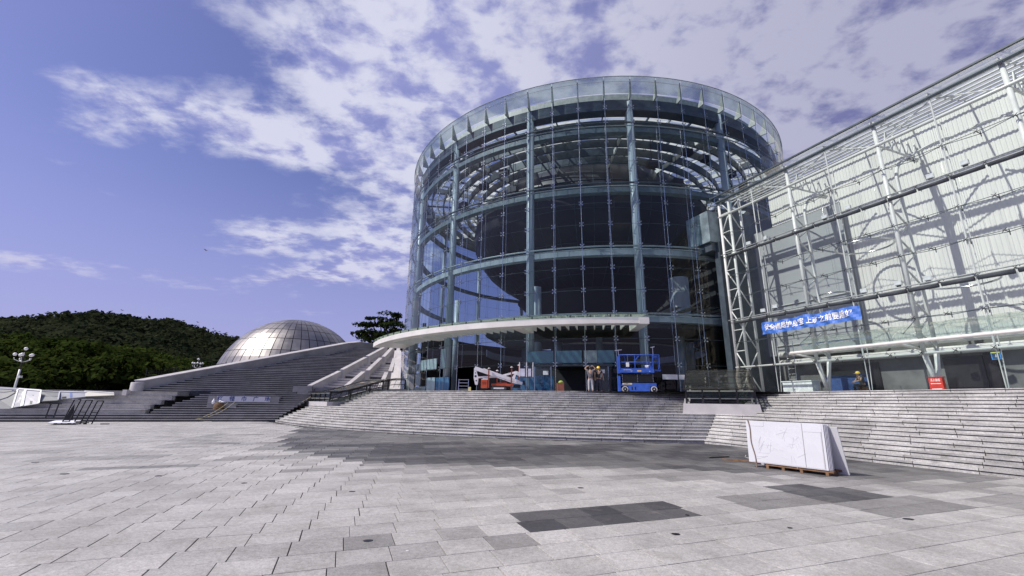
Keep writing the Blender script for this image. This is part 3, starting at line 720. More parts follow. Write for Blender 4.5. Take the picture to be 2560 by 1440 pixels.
BLUEC = mat('blue_board', (.09, .21, .36), .5, 0, .2, 1, dirt=.2); GREYC = mat('dusty_grey_board', (.34, .36, .38), .7, 0, .25, 1, dirt=.4); WHTC = mat('whitewashed_board', (.66, .69, .68), .7, 0, .1, 1)
for a0, a1, z0, z1, m_ in ((-48.2, -43.2, PZ, 3.75, BLUEC), (-52.4, -48.6, PZ, 3.78, WHTC), (-26.2, -17.7, PZ, 3.65, BLUEC), (-60, -53, PZ, 3.0, GREYC), (-57, -48.3, 4.5, 5.5, WHTC), (-63, -57.4, 4.5, 5.2, GREYC), (-66, -60.6, PZ, 4.3, GREYC), (-59, -56, 3.1, 4.3, GREYC), (-46.5, -44.8, 4.55, 6.3, STEEL), (-71, -67, PZ, 5.2, GREYC)):
    b = MB(); arcband(b, 22.95, 23.0, z0 + .01, z1, a0, a1, 6); part('covered_panel', b, m_, rot)
PAPER = mat('white_paper', (.74, .73, .72), .8, 0, .06, 4)
for a, z, wd, hg, lab in ((-18.9, 3.86, .42, .30, 'crumpled white paper taped on the left leaf of the open door, above the carton'), (-8.9, 3.95, .62, .26, 'wide white paper taped highest on the glass beside the open door'), (-9.1, 3.66, .26, .28, 'squarish white paper taped just under the wide one beside the door'),
        (-9.5, 3.36, .09, .26, 'narrow white slip taped lowest beside the open door'), (3.4, 3.60, 1.15, .36, 'long creased white paper banner stuck low on the glass beyond the scissor lift'), (5.6, 3.60, .5, .34, 'short white paper joined to the end of the long creased one')):
    c = P(a, 23.56 + (.012 if a == 5.6 else 0), z); tx = Vector((cos(R(a)), sin(R(a)), 0)); b = MB(); b.box(c, (wd, .006, hg), tx, (P(a, 24, z) - c).normalized()); tag(part('paper_notice', b, PAPER, None), lab, 'notice', 'papers taped on the rotunda glass')
# entrance canopy: white crescent on radial ribs
can = MB(); arcband(can, 26.0, 26.85, 6.98, 7.42, -66.5, -2, 90); cp = part('entrance_canopy', can, CREAM, rot)
b = MB(); arcband(b, 23.6, 26.0, 7.04, 7.36, -66.5, -57.5, 12); part('canopy_soffit', b, CREAM, cp)
for r1_, a0_, a1_ in ((26.9, -3.4, -1.98), (26.0, -45.6, -43.6), (26.0, -23.2, -21.2)):
    b = MB(); arcband(b, 23.6, r1_, 6.93, 7.36, a0_, a1_, 3); part('canopy_girder', b, CREAM, cp)
a = -56.2
while a < -3.6:
    b = MB(); b.bar(P(a, 23.75, 7.20), P(a, 26.0, 7.20), .07, .34); part('canopy_rib', b, CREAM, cp); a += 1.55
for k in range(22):
    a = -66.5 + 64.5 * k / 22; b = MB(); arcband(b, 23.8, 26.95, 7.56, 7.59, a + .06, a + 64.5 / 22 - .06, 4); part('canopy_pane', b, CANG, cp)
    b = MB(); b.tube(P(a + .4, 26.8, 7.40), P(a + .4, 26.8, 7.60), .05, 6); b.tube(P(a + .4, 24.6, 7.40), P(a + .4, 24.6, 7.60), .05, 6); part('canopy_clip', b, BLACKM, cp)

# the steel corner box between rotunda and hall
kb = MB(); a = H(24.4, 0.6, 0)
def tilted(mb, t0, t1, q0, q1, z0, z1, sh=0): 
    mb.hexa([H(t0, q0, z0), H(t1, q0, z0), H(t1, q1, z0), H(t0, q1, z0), H(t0 + sh, q0, z1), H(t1, q0, z1), H(t1, q1, z1), H(t0 + sh, q1, z1)]); return mb
lk = thing('link_block', 'dark steel clad block jutting out where the rotunda meets the white hall', 'building', H(24.6, 1, PZ))
b = MB(); tilted(b, 23.9, 26.2, -.6, 3.5, 14.2, 16.8, 0); part('cladding_box', b, mat('weathered_steel_cladding', (.20, .26, .28), .45, .2, .3, 1.2, dirt=.5), lk)
b = MB(); tilted(b, 24.0, 25.6, -.4, 3.5, 13.5, 14.15); part('cladding_box', b, STEELD, lk)
b = MB(); tilted(b, 23.75, 24.25, .1, .6, PZ, 14.2); part('corner_post', b, STEELD, lk)
b = MB(); tilted(b, 23.75, 23.95, .6, 8, PZ, 17.2); part('side_wall', b, STEELD, lk)

# ------------------------------------------------------------------ glass hall on the right
HZ = [2.40, 4.33, 6.11, 7.71, 9.47, 11.19, 12.88, 14.55, 16.20, 17.80]
hall = thing('glass_hall', 'long glass fronted hall with white lattice steel frame in front of a white ribbed wall', 'building', H(10, 2, PZ))
T0, T1, HB = -6.3, 23.6, 1.34
COLT = [12.4 + 5.36 * k for k in range(-3, 2)]
for t in COLT:                                                    # trussed columns on V feet
    b = MB(); b.path([H(t, .32, 4.33), H(t, .32, 17.7)], .105, 12); c = part('truss_column', b, WHITEM, hall, True)
    b = MB(); b.path([H(t, 1.55, 4.6)] + [H(t, 1.55, z) for z in (8, 12, 14.4)] + [H(t, 1.60 + 2.6 * (1 - cos(R(a))), 14.4 + 1.75 * sin(R(a))) for a in range(10, 91, 10)], .095, 10); part('inner_chord', b, WHITEM, c, True)
    zs = [4.6 + k * .86 for k in range(12)]
    for k, (za, zb) in enumerate(zip(zs, zs[1:])):
        b = MB(); b.tube(H(t, .32 if k % 2 else 1.55, za), H(t, 1.55 if k % 2 else .32, zb), .05, 8); part('lacing', b, WHITEM, c, True)
    b = MB(); b.tube(H(t, .95, PZ), H(t, .32, 4.4), .10, 10, .13); part('leg', b, WHITEM, c, True)
    b = MB(); b.tube(H(t, .95, PZ), H(t, 1.55, 4.7), .10, 10, .12); part('leg', b, WHITEM, c, True)
    b = MB()
    for k in range(5):
        a = 15.2 + .0 * k; b.tube(H(t, 1.0 + .75 * k, 16.2 + .02 * k), H(t, 1.4 + .75 * k, 17.35), .04, 6); b.tube(H(t, 1.4 + .75 * k, 17.35), H(t, 1.75 + .75 * k, 16.2), .04, 6)
    b.tube(H(t, .3, 16.2), H(t, 4.4, 16.3), .06, 8); part('roof_bracing', b, WHITEM, c)
ct = MB()
for t, q in ((22.6, .3), (23.5, .3), (22.6, 1.5)): ct.path([H(t, q, PZ), H(t, q, 17.6)], .10, 10)
zs = [PZ + k * 1.55 for k in range(11)]
for k, (za, zb) in enumerate(zip(zs, zs[1:])):
    ct.tube(H(22.6 if k % 2 else 23.5, .3, za), H(23.5 if k % 2 else 22.6, .3, min(zb, 17.6)), .045, 6); ct.tube(H(22.6, .3, za), H(23.5, .3, za), .04, 6)
    ct.tube(H(22.6, .3 if k % 2 else 1.5, za), H(22.6, 1.5 if k % 2 else .3, min(zb, 17.6)), .045, 6)
part('corner_lattice', ct, WHITEM, hall, True)
for t in [x + 2.68 for x in COLT]:                                # slim cable masts between the columns
    b = MB(); b.tube(H(t, .18, 4.33), H(t, .18, 17.7), .04, 8); b.tube(H(t, .62, 4.33), H(t, .62, 16.2), .022, 6); b.tube(H(t, .18, 4.33), H(t, .18, PZ), .022, 6); b.tube(H(t, .62, 4.33), H(t, .40, PZ), .022, 6)
    for z in HZ[1:8]: b.tube(H(t, .06, z), H(t, .62, z), .025, 6)
    part('cable_mast', b, WHITEM, hall)
b = MB()
for k in range(24):
    t = 23.12 - HB * (k + .5) * 1.0
for z, r in ((16.2, .095), (4.33, .06)):
    b = MB(); b.tube(H(T0, .25, z), H(T1, .25, z), r, 10); part('cross_tube', b, WHITEM, hall, True)
for z in (12.88, 7.71):                                            # blind rollers on a rail
    b = MB(); b.tube(H(T0, .05, z + .10), H(T1, .05, z + .10), .035, 8); b.tube(H(T0, .30, z + .02), H(T1, .30, z + .02), .05, 8); rl = part('blind_rail', b, mat('grey_painted_rail', (.30, .31, .31), .4), hall)
    for k in range(22):
        t = 23.12 - HB * k
        b = MB(); b.tube(H(t - .06, .10, z - .14), H(t - HB + .06, .10, z - .16), .10, 10); part('roller_blind', b, mat('dark_blind_cloth', (.03, .032, .04), .7), rl, True)
b = MB()
for z in (14.55, 11.19, 9.47, 6.11):
    for k in range(11):
        t = 23.12 - 2 * HB * k - HB
        for q0, q1 in ((.06, .06), (.06, .5)):
            b.path([H(t + HB, q0, z), H(t, q1, z), H(t - HB, q0, z)], .017, 5)
part('bow_cable', b, STEELD, hall, kind='stuff')
b = MB(); sp_ = MB()
for z in HZ[1:8]:
    for k in range(23):
        t = 23.12 - HB * k; c = H(t, .02, z); up = Vector((0, 0, 1))
        for s1 in (-1, 1):
            for s2 in (-1, 1): b.bar(c, c + DD * .09 * s1 + up * .09 * s2, .022, .022)
        b.tube(c, H(t, .55 if z not in (12.88, 7.71) else .3, z), .022, 5); b.tube(H(t, .5, z - .15), H(t, .5, z + .15), .02, 5)
part('spider_fitting', b, BLACKM, hall, kind='stuff')
n = 0
for k in range(22):
    t = 23.12 - HB * k
    for j in range(9):
        if j == 0 and 4.2 < t < 9: continue
        b = MB(); e = [(hsh(k, j, q + 40) - .5) * .012 for q in range(4)]
        b.quad(H(t - .008, -.02 + e[0], HZ[j] + .01), H(t - HB + .008, -.02 + e[1], HZ[j] + .01), H(t - HB + .008, -.02 + e[2], HZ[j + 1] - .01), H(t - .008, -.02 + e[3], HZ[j + 1] - .01))
        part('glass_pane', b, GLASSC, hall)
# eaves and roof
b = MB(); tilted(b, T0, T1 + .3, -.18, -.02, 17.83, 17.92); part('eaves_strip', b, STEELD, hall)
b = MB(); b.tube(H(T0, .12, 17.45), H(T1, .12, 17.45), .10, 10); part('gutter_tube', b, STEELD, hall)
for k in range(7):
    q = .45 + .75 * k; b = MB(); b.tube(H(T0, q, 17.42 + .25 * q), H(T1, q, 17.42 + .25 * q), .055, 8); part('roof_purlin', b, WHITEM, hall, True)
for k in range(12):
    t = 23.12 - 2.68 * k; b = MB(); b.bar(H(t, 0, 17.58), H(t, 5.4, 18.93), .07, .14); part('roof_rafter', b, WHITEM, hall)
    b = MB(); b.quad(H(t - .02, -.1, 17.80), H(t - 2.66, -.1, 17.80), H(t - 2.66, 5.4, 19.15), H(t - .02, 5.4, 19.15)); part('roof_pane', b, ROOFC, hall)
for t in COLT:
    for s_ in (-1, 1):
        b = MB(); b.tube(H(t + s_ * .1, .3, 16.2), H(t + s_ * 2.5, .4, 17.35), .035, 6); part('diagonal_brace', b, WHITEM, hall)
        b = MB(); b.path([H(t + s_ * (.15 + 2.2 * k / 6), 1.6 + 1.2 * k / 6, 16.1 - 1.0 * (1 - k / 6) ** 2) for k in range(7)], .05, 6); part('arched_brace', b, WHITEM, hall)
# the ribbed white wall behind
WQ = 4.6
RIB = mat('white_ribbed_sheet', (.66, .665, .625), .45, 0, .07, .6, dirt=.22, streak=True)
b = MB(); pitch = .20; x = T0; prof = []
while x < 22.2: prof += [(x, 0), (x + .08, 0), (x + .10, -.022), (x + .18, -.022)]; x += pitch
for (xa, qa), (xb, qb) in zip(prof, prof[1:]): b.quad(H(xa, WQ + qa, 5.3), H(xb, WQ + qb, 5.3), H(xb, WQ + qb, 18.55), H(xa, WQ + qa, 18.55))
wl_ = part('ribbed_wall', b, RIB, hall)
b = MB(); tilted(b, 16.9, 23.6, WQ - .6, WQ - .45, 5.3, 15.4); part('smooth_wall', b, mat('pale_grey_plaster', (.30, .32, .33), .75, 0, .06, .6), hall)
b = MB(); tilted(b, T0, 23.6, WQ, WQ + .3, PZ, 5.3); part('lower_wall', b, mat('dark_grey_wall', (.13, .138, .135), .5, 0, .25, .8, dirt=.3), hall)
for q, z, r in ((WQ - .55, 5.35, .20), (WQ - .5, 4.75, .22)):
    b = MB(); b.tube(H(T0, q, z), H(22.8, q, z), r, 14); part('air_duct', b, WHITEM, hall, True)
for t0, t1 in ((11.85, 13.5), (16.7, 20.0)):
    b = MB(); tilted(b, t0, t1, WQ - .12, WQ - .03, PZ, 4.4); part('dark_doorway', b, mat('charcoal_door', (.012, .013, .014), .4), hall)
b = MB(); tilted(b, 11.3, 11.8, WQ - .1, WQ - .02, PZ, 4.5); part('doorway_gap', b, BLACKM, hall)
b = MB(); tilted(b, T0, 23.6, -.1, 9, PZ - .02, PZ + .015); part('hall_floor', b, mat('grey_hall_floor', (.20, .20, .20), .4), hall)
for z in (9.0, 6.0):
    b = MB(); tilted(b, 17.5, 23, WQ - .7, WQ - .62, z, z + .03); part('trim_strip', b, WHITEM, hall)
# outside glass canopy on its white tube
b = MB(); pts = [H(18.2, -1.2, 4.72)] + [H(17.9 - 1.2 * k, -1.75, 4.74) for k in range(21)]; b.path(pts, .085, 12); hc = part('glass_canopy', b, CREAM, hall, True)
for k in range(9):
    ta, tb = 18.0 - 2.68 * k, 18.0 - 2.68 * (k + 1) + .03
    b = MB(); m_ = 6
    for s_ in range(m_):
        f0, f1 = s_ / m_, (s_ + 1) / m_; z = lambda f: 4.84 + .95 * f ** .7; q = lambda f: -1.85 + 1.85 * f
        cut = .9 * (1 - f0) ** 2 if k == 0 else 0; cut1 = .9 * (1 - f1) ** 2 if k == 0 else 0
        b.quad(H(ta - cut, q(f0), z(f0)), H(tb, q(f0), z(f0)), H(tb, q(f1), z(f1)), H(ta - cut1, q(f1), z(f1)))
    part('canopy_pane', b, CANG, hc, True)
for t in COLT:
    b = MB(); b.tube(H(t, .3, 4.5), H(t, -1.75, 4.68), .07, 8, .05); part('canopy_arm', b, WHITEM, hc, True)
    b = MB(); b.tube(H(t, .3, 6.11), H(t, -1.2, 5.2), .02, 5); part('stay_rod', b, STEELD, hc)

# ---- things in and on the hall
def onplane(px, py, q):
    d = sight(px, py); s = (HP + q) / d.dot(NN); p = Vector((0, 0, EYE)) + d * s; return p.dot(DD), p.z, p
for px, py, rad in ((2160, 616, 1.45), (2089, 738, .95), (2400, 705, 1.45)):
    t, z, p = onplane(px, py, 2.3); b = MB(); b.path([p + Vector((rad * cos(2 * pi * k / 48), rad * sin(2 * pi * k / 48), 0)) for k in range(48)], .055, 8, closed=True)
    for k in range(3): a = 2 * pi * k / 3; b.tube(p + Vector((rad * cos(a), rad * sin(a), 0)), Vector((p.x + rad * cos(a), p.y + rad * sin(a), 17.2)), .008, 4)
    lab = {2160: 'broad steel ring lamp hanging above the gap between blind rails', 2089: 'small steel ring lamp hanging just over the blue banner', 2400: 'broad steel ring lamp partly behind the lower blind rail'}[px]
    tag(part('ring_lamp', b, SILVER, None, True), lab, 'lamp', 'ring lamps hung in the hall')
fl = None
FLP = ((1872, 610), (1915, 596), (2062, 545), (2120, 521), (2326, 443), (2412, 409), (1908, 778), (1938, 768), (2160, 729), (2320, 698), (2246, 710))
for i, (px, py) in enumerate(FLP):
    t, z, p = onplane(px, py, .45)
    if fl is None:
        fl = thing('floodlight', '', 'floodlight', p, 0, 'floodlights on the hall rails'); b = MB(); b.box((0, 0, .05), (.30, .16, .24)); lpart('housing', b, WHITEM, fl); b = MB(); b.box((0, -.083, .05), (.25, .012, .19)); lpart('lens', b, mat('lamp_glass', (.6, .62, .62), .1), fl); b = MB(); b.bar((0, 0, -.16), (0, 0, -.06), .03, .2); lpart('bracket', b, BLACKM, fl)
        o = fl
    else: o = copy_tree(fl)
    o.location = p; o.rotation_euler = (0, 0, math.atan2(-DD.y, -DD.x) + (hsh(i, 1) - .5) * .7)
    o['label'] = '%s white floodlight from the rotunda corner along the %s blind rail of the hall' % (('first', 'second', 'third', 'fourth', 'fifth', 'sixth')[(0, 1, 2, 3, 4, 5, 0, 1, 2, 4, 3)[i]], 'upper' if i < 6 else 'lower')
# banner
ban = MB(); m_ = 48; sag = lambda u: .05 * sin(u * 23) * sin(u * 7 + 1) - .04 * abs(sin(u * pi * 4))
tA, zA, _ = onplane(1903, 806, -.12); tB, zB, _ = onplane(2148, 760, -.12)
def bpt(u, v):                                          # u along, v up (0..1)
    t = tA + (tB - tA) * u; q = -.14 + .045 * sin(u * 31 + v * 4) * (1 - v * .5) + .03 * sin(u * 57 + v * 9) - .05 * abs(sin(u * 12.5)) * v
    return H(t, q, zA + (zB - zA) * u - .05 - .80 * (1 - v) + (sag(u) if v > .5 else sag(u) * .6))
for k in range(m_):
    for j in range(5):
        ban.quad(bpt(k / m_, j / 5), bpt((k + 1) / m_, j / 5), bpt((k + 1) / m_, (j + 1) / 5), bpt(k / m_, (j + 1) / 5))
BLUEB = mat('blue_banner_cloth', (.05, .155, .52), .6, 0, .12, 1.5)
bo = tag(part('banner', ban, BLUEB, None, True), 'blue cloth banner with white Chinese lettering tied below the hall rail', 'banner')
WTXT = mat('white_lettering', (.82, .82, .84), .6); chars = '安全帽是护身宝 上班之前要戴好'
me = text_mesh(chars, .44, WTXT, 0.0, 'CENTER', .018)
xs = [v.co.x for v in me.vertices]; x0, x1 = min(xs), max(xs)
for v in me.vertices:
    u = .04 + .90 * (v.co.x - x0) / (x1 - x0); vv = .50 + v.co.y / .80
    p = bpt(u, max(0.02, min(.98, vv))); p = p - NN * .022; v.co = p
o = bpy.data.objects.new('lettering', me); COL.objects.link(o); o.parent = bo
# red box, blue sign, counter
rb_ = thing('extinguisher_box', 'bright red fire extinguisher box with white lettering by a column foot', 'box', H(11.9, -.55, PZ), 0)
def loc_h(o, t, q, z): o.location = H(t, q, z); o.rotation_euler = (0, 0, math.atan2(-DD.y, -DD.x)); return o
loc_h(rb_, 11.75, -.6, PZ); rb_.scale = (.62, .8, .95)
b = MB(); b.box((0, 0, .36), (.84, .28, .62)); lpart('case', b, mat('red_enamel', (.48, .04, .022), .4, 0, .1, 3, dirt=.2), rb_)
b = MB(); b.box((0, 0, .71), (.98, .32, .04)); lpart('lid', b, mat('dark_red_enamel', (.30, .02, .02), .4), rb_)
WT2 = mat('white_print', (.8, .8, .78), .6)
frame_text('lettering', '灭火器箱', .15, WT2, rb_, (0, -.143, .56), (1, 0, 0), (0, 0, 1))
for z in (.40, .14):
    b = MB(); b.box((0, -.143, z), (.62, .004, .028)); lpart('stripe', b, WT2, rb_)
t, z, p = onplane(2490, 889, 1.2)
sg = thing('blue_sign', 'blue framed square sign with a yellow top edge and white mark', 'sign', p, math.atan2(-DD.y, -DD.x))
sg.scale = (.55, .7, .62)
b = MB(); b.box((0, 0, 0), (.60, .03, .56)); lpart('board', b, mat('blue_plastic', (.06, .30, .75), .35), sg)
b = MB(); b.box((0, -.02, -.03), (.46, .012, .40)); lpart('panel', b, mat('dark_blue_panel', (.03, .07, .13), .3), sg)
b = MB(); b.box((0, -.021, .235), (.56, .014, .07)); lpart('top_strip', b, mat('yellow_strip', (.75, .72, .08), .5), sg)
b = MB(); b.box((0, -.03, .02), (.03, .006, .16)); b.box((.05, -.03, .03), (.10, .006, .03)); b.box((0, -.03, -.09), (.14, .006, .03)); lpart('mark', b, WT2, sg)
t, z, p = onplane(1998, 966, 1.6)
b = MB(); tilted(b, t - 1.0, t + 1.0, 1.4, 2.1, PZ + .02, 3.22); tilted(b, t - 1.05, t + 1.05, 1.35, 2.15, 3.22, 3.28); tag(part('reception_counter', b, mat('white_laminate', (.66, .70, .68), .4), None), 'long white counter standing behind the hall glass near its corner', 'counter')
t, z, p = onplane(2090, 960, 2.4)
b = MB(); tilted(b, t - 1.9, t + .6, 2.3, 2.4, PZ + .02, 3.5); tilted(b, t - 1.9, t + .6, 2.2, 2.5, 3.5, 3.54); tag(part('blue_partition', b, mat('navy_sheet', (.03, .07, .20), .5), None), 'low dark blue sheet partition behind the hall glass', 'partition')
sc_ = thing('scaffold_ladder', 'slim aluminium tower ladder standing inside the hall by the corner', 'ladder', H(20.6, 1.9, PZ), math.atan2(-DD.y, -DD.x))
for x_ in (-.25, .25):
    b = MB(); b.tube((x_, 0, 0), (x_, .2, 3.6), .025, 6); lpart('rail', b, SILVER, sc_)
for k in range(9):
    b = MB(); b.tube((-.25, .2 * k / 9 + .02, .3 + .36 * k), (.25, .2 * k / 9 + .02, .3 + .36 * k), .018, 6); lpart('rung', b, SILVER, sc_)

# ------------------------------------------------------------------ stair-head canopies (glass hoods over ramps down)
def hood(label, org, az, width, length, z0):
    a = R(az); u = Vector((sin(a), cos(a), 0)); s = Vector((u.y, -u.x, 0)); o = Vector((org[0], org[1], 0))
    G = lambda x, y, z: o + s * x + u * y + Vector((0, 0, z))
    h = thing('ramp_hood', label, 'canopy', G(0, 0, z0)); hw = width / 2; part_ = lambda n, m_, mt, **k: part(n, m_, mt, h, **k)
    kz = z0 + .52                                         # low stone kerb all round
    b = MB(); b.hexa([G(-hw - .25, 0, z0 - .1), G(hw + .25, 0, z0 - .1), G(hw + .25, .45, z0 - .1), G(-hw - .25, .45, z0 - .1), G(-hw - .15, 0, kz), G(hw + .15, 0, kz), G(hw + .15, .45, kz), G(-hw - .15, .45, kz)]); part_('front_kerb', b, CONCL)
    rise = lambda y: max(0, min(1, (y - .8) / (length - 1.6))) ; sm = lambda f: f * f * (3 - 2 * f)
    for sx in (-1, 1):
        b = MB(); n = 8
        for k in range(n):
            y0, y1 = .45 + (length - .45) * k / n, .45 + (length - .45) * (k + 1) / n
            za, zb = kz + 1.15 * sm(rise(y0)), kz + 1.15 * sm(rise(y1)); x0, x1 = sx * (hw - .1), sx * (hw + .22); x0, x1 = min(x0, x1), max(x0, x1)
            b.hexa([G(x0, y0, z0 - .2), G(x1, y0, z0 - .2), G(x1, y1, z0 - .2), G(x0, y1, z0 - .2), G(x0, y0, za), G(x1, y0, za), G(x1, y1, zb), G(x0, y1, zb)])
        part_('side_kerb', b, CONC)
    top = lambda y: kz + .72 + 1.28 * sm(max(0, min(1, (y - .2) / (length - .9))))
    # posts and rails
    ys = [.25 + (length - .4) * k / 4 for k in range(5)]
    for sx in (-1, 1):
        for y in ys:
            b = MB(); b.bar(G(sx * hw, y, kz - .6), G(sx * hw, y, top(y)), .09, .09, u); part_('post', b, BLACKM)
        for f in (.42, .97):
            b = MB(); b.path([G(sx * hw, .25 + (length - .4) * k / 10, kz - .05 + f * .75 + (top(.25 + (length - .4) * k / 10) - kz - .72)) for k in range(11)], .03 if f < .9 else .05, 6); part_('side_rail', b, BLACKM)
        b = MB()
        for k in range(14):
            y = .4 + (length - .7) * k / 13; b.tube(G(sx * hw, y, top(y) - .70), G(sx * hw, y + .25, top(y + .25) - .05), .018, 4)
        part_('infill_bars', b, BLACKM, kind='stuff')
    for x in (-hw * .5, 0, hw * .5):
        b = MB(); b.bar(G(x, .25, kz - .02), G(x, .25, top(.25)), .09, .07, u); part_('post', b, BLACKM)
    for z, r in ((kz + .27, .022), (kz + .66, .035)):
        b = MB(); b.bar(G(-hw, .25, z), G(hw, .25, z), r * 2, r * 2); part_('front_rail', b, mat('grey_green_rail', (.30, .31, .27), .45))
    b = MB()
    for k in range(5): b.bar(G(-hw, .29, kz + .34 + .065 * k), G(hw, .29, kz + .34 + .065 * k), .02, .018)
    part_('front_bars', b, STEELD, kind='stuff')
    # curved glass roof in strips
    n = 6
    for k in range(n):
        for j in (-1, 1):
            y0, y1 = length * k / n + .01, length * (k + 1) / n - .01; b = MB(); xa, xb = (-hw - .12, -.02) if j < 0 else (.02, hw + .12)
            for q in range(3):
                ya, yb = y0 + (y1 - y0) * q / 3, y0 + (y1 - y0) * (q + 1) / 3
                b.quad(G(xa, ya, top(ya) + .05), G(xb, ya, top(ya) + .05), G(xb, yb, top(yb) + .05), G(xa, yb, top(yb) + .05))
            part_('roof_pane', b, SMOKE, smooth=True)
        b = MB(); y0 = length * k / n; b.bar(G(-hw - .12, y0, top(y0) + .03), G(hw + .12, y0, top(y0) + .03), .05, .05); part_('roof_bar', b, BLACKM)
    for x in (-hw - .12, 0, hw + .12):
        b = MB(); b.path([G(x, length * k / 12, top(length * k / 12) + .06) for k in range(13)], .035 if x else .02, 6); part_('edge_rail', b, BLACKM if x else SILVER)
    b = MB(); b.hexa([G(-hw, .5, z0 - .2), G(hw, .5, z0 - .2), G(hw, length, z0 + .6), G(-hw, length, z0 + .6), G(-hw, .5, z0 - .1), G(hw, .5, z0 - .1), G(hw, length, z0 + .7), G(-hw, length, z0 + .7)]); part_('inner_ramp', b, mat('pale_green_plaster', (.50, .54, .40), .8, 0, .15, 1))
    return G, top, kz
G1, top1, kz1 = hood('low glass roofed ramp hood with black railings standing between the curved and the straight stairs', (10.95, 23.5), 25, 3.3, 5.2, 1.2)
G2, top2, kz2 = hood('glass roofed ramp hood with black railings at the far rounded end of the curved stairs', (-16.0, 37.2), 47, 4.2, 7.0, 1.0)
# leafy sprig behind the front bars of the nearer hood
b = MB(); 
for k in range(60):
    x, z = G1(1.05, .5, 0), kz1 + .02 + .62 * hsh(k, 1); c = x + Vector((.55 * (hsh(k, 2) - .5), .3 * (hsh(k, 3) - .5), z)); s_ = .05
    b.quad(c + Vector((-s_, 0, -s_)), c + Vector((s_, .02, -s_ * hsh(k, 4))), c + Vector((s_, 0, s_)), c + Vector((-s_ * hsh(k, 5), .03, s_)))
tag(part('climbing_plant', b, mat('dark_leaf', (.02, .035, .015), .6), None), 'straggly dark leafed plant behind the railing of the nearer ramp hood', 'plant')

# ------------------------------------------------------------------ people
SKIN = mat('tanned_skin', (.42, .26, .18), .55, 0, .08, 6); HAIR = mat('black_hair', (.012, .011, .012), .5)
def skinned(pts, edges, root, m, name, parent, sub=2):
    me = bpy.data.meshes.new(name); me.from_pydata([p[0] for p in pts], edges, []); me.update()
    o = bpy.data.objects.new('tmp', me); COL.objects.link(o)
    sk = o.modifiers.new('s', 'SKIN'); sv = me.skin_vertices[0].data
    for i, p in enumerate(pts):
        r = p[1]; sv[i].radius = (r, r) if not hasattr(r, '__len__') else r
        sv[i].use_root = (i == root)
    sk.use_smooth_shade = True; o.modifiers.new('d', 'SUBSURF').levels = sub
    dg = bpy.context.evaluated_depsgraph_get(); m2 = bpy.data.meshes.new_from_object(o.evaluated_get(dg)); bpy.data.objects.remove(o)
    m2.name = name; m2.materials.clear(); m2.materials.append(m); m2.polygons.foreach_set('use_smooth', [True] * len(m2.polygons))
    q = bpy.data.objects.new(name, m2); COL.objects.link(q); q.parent = parent; return q
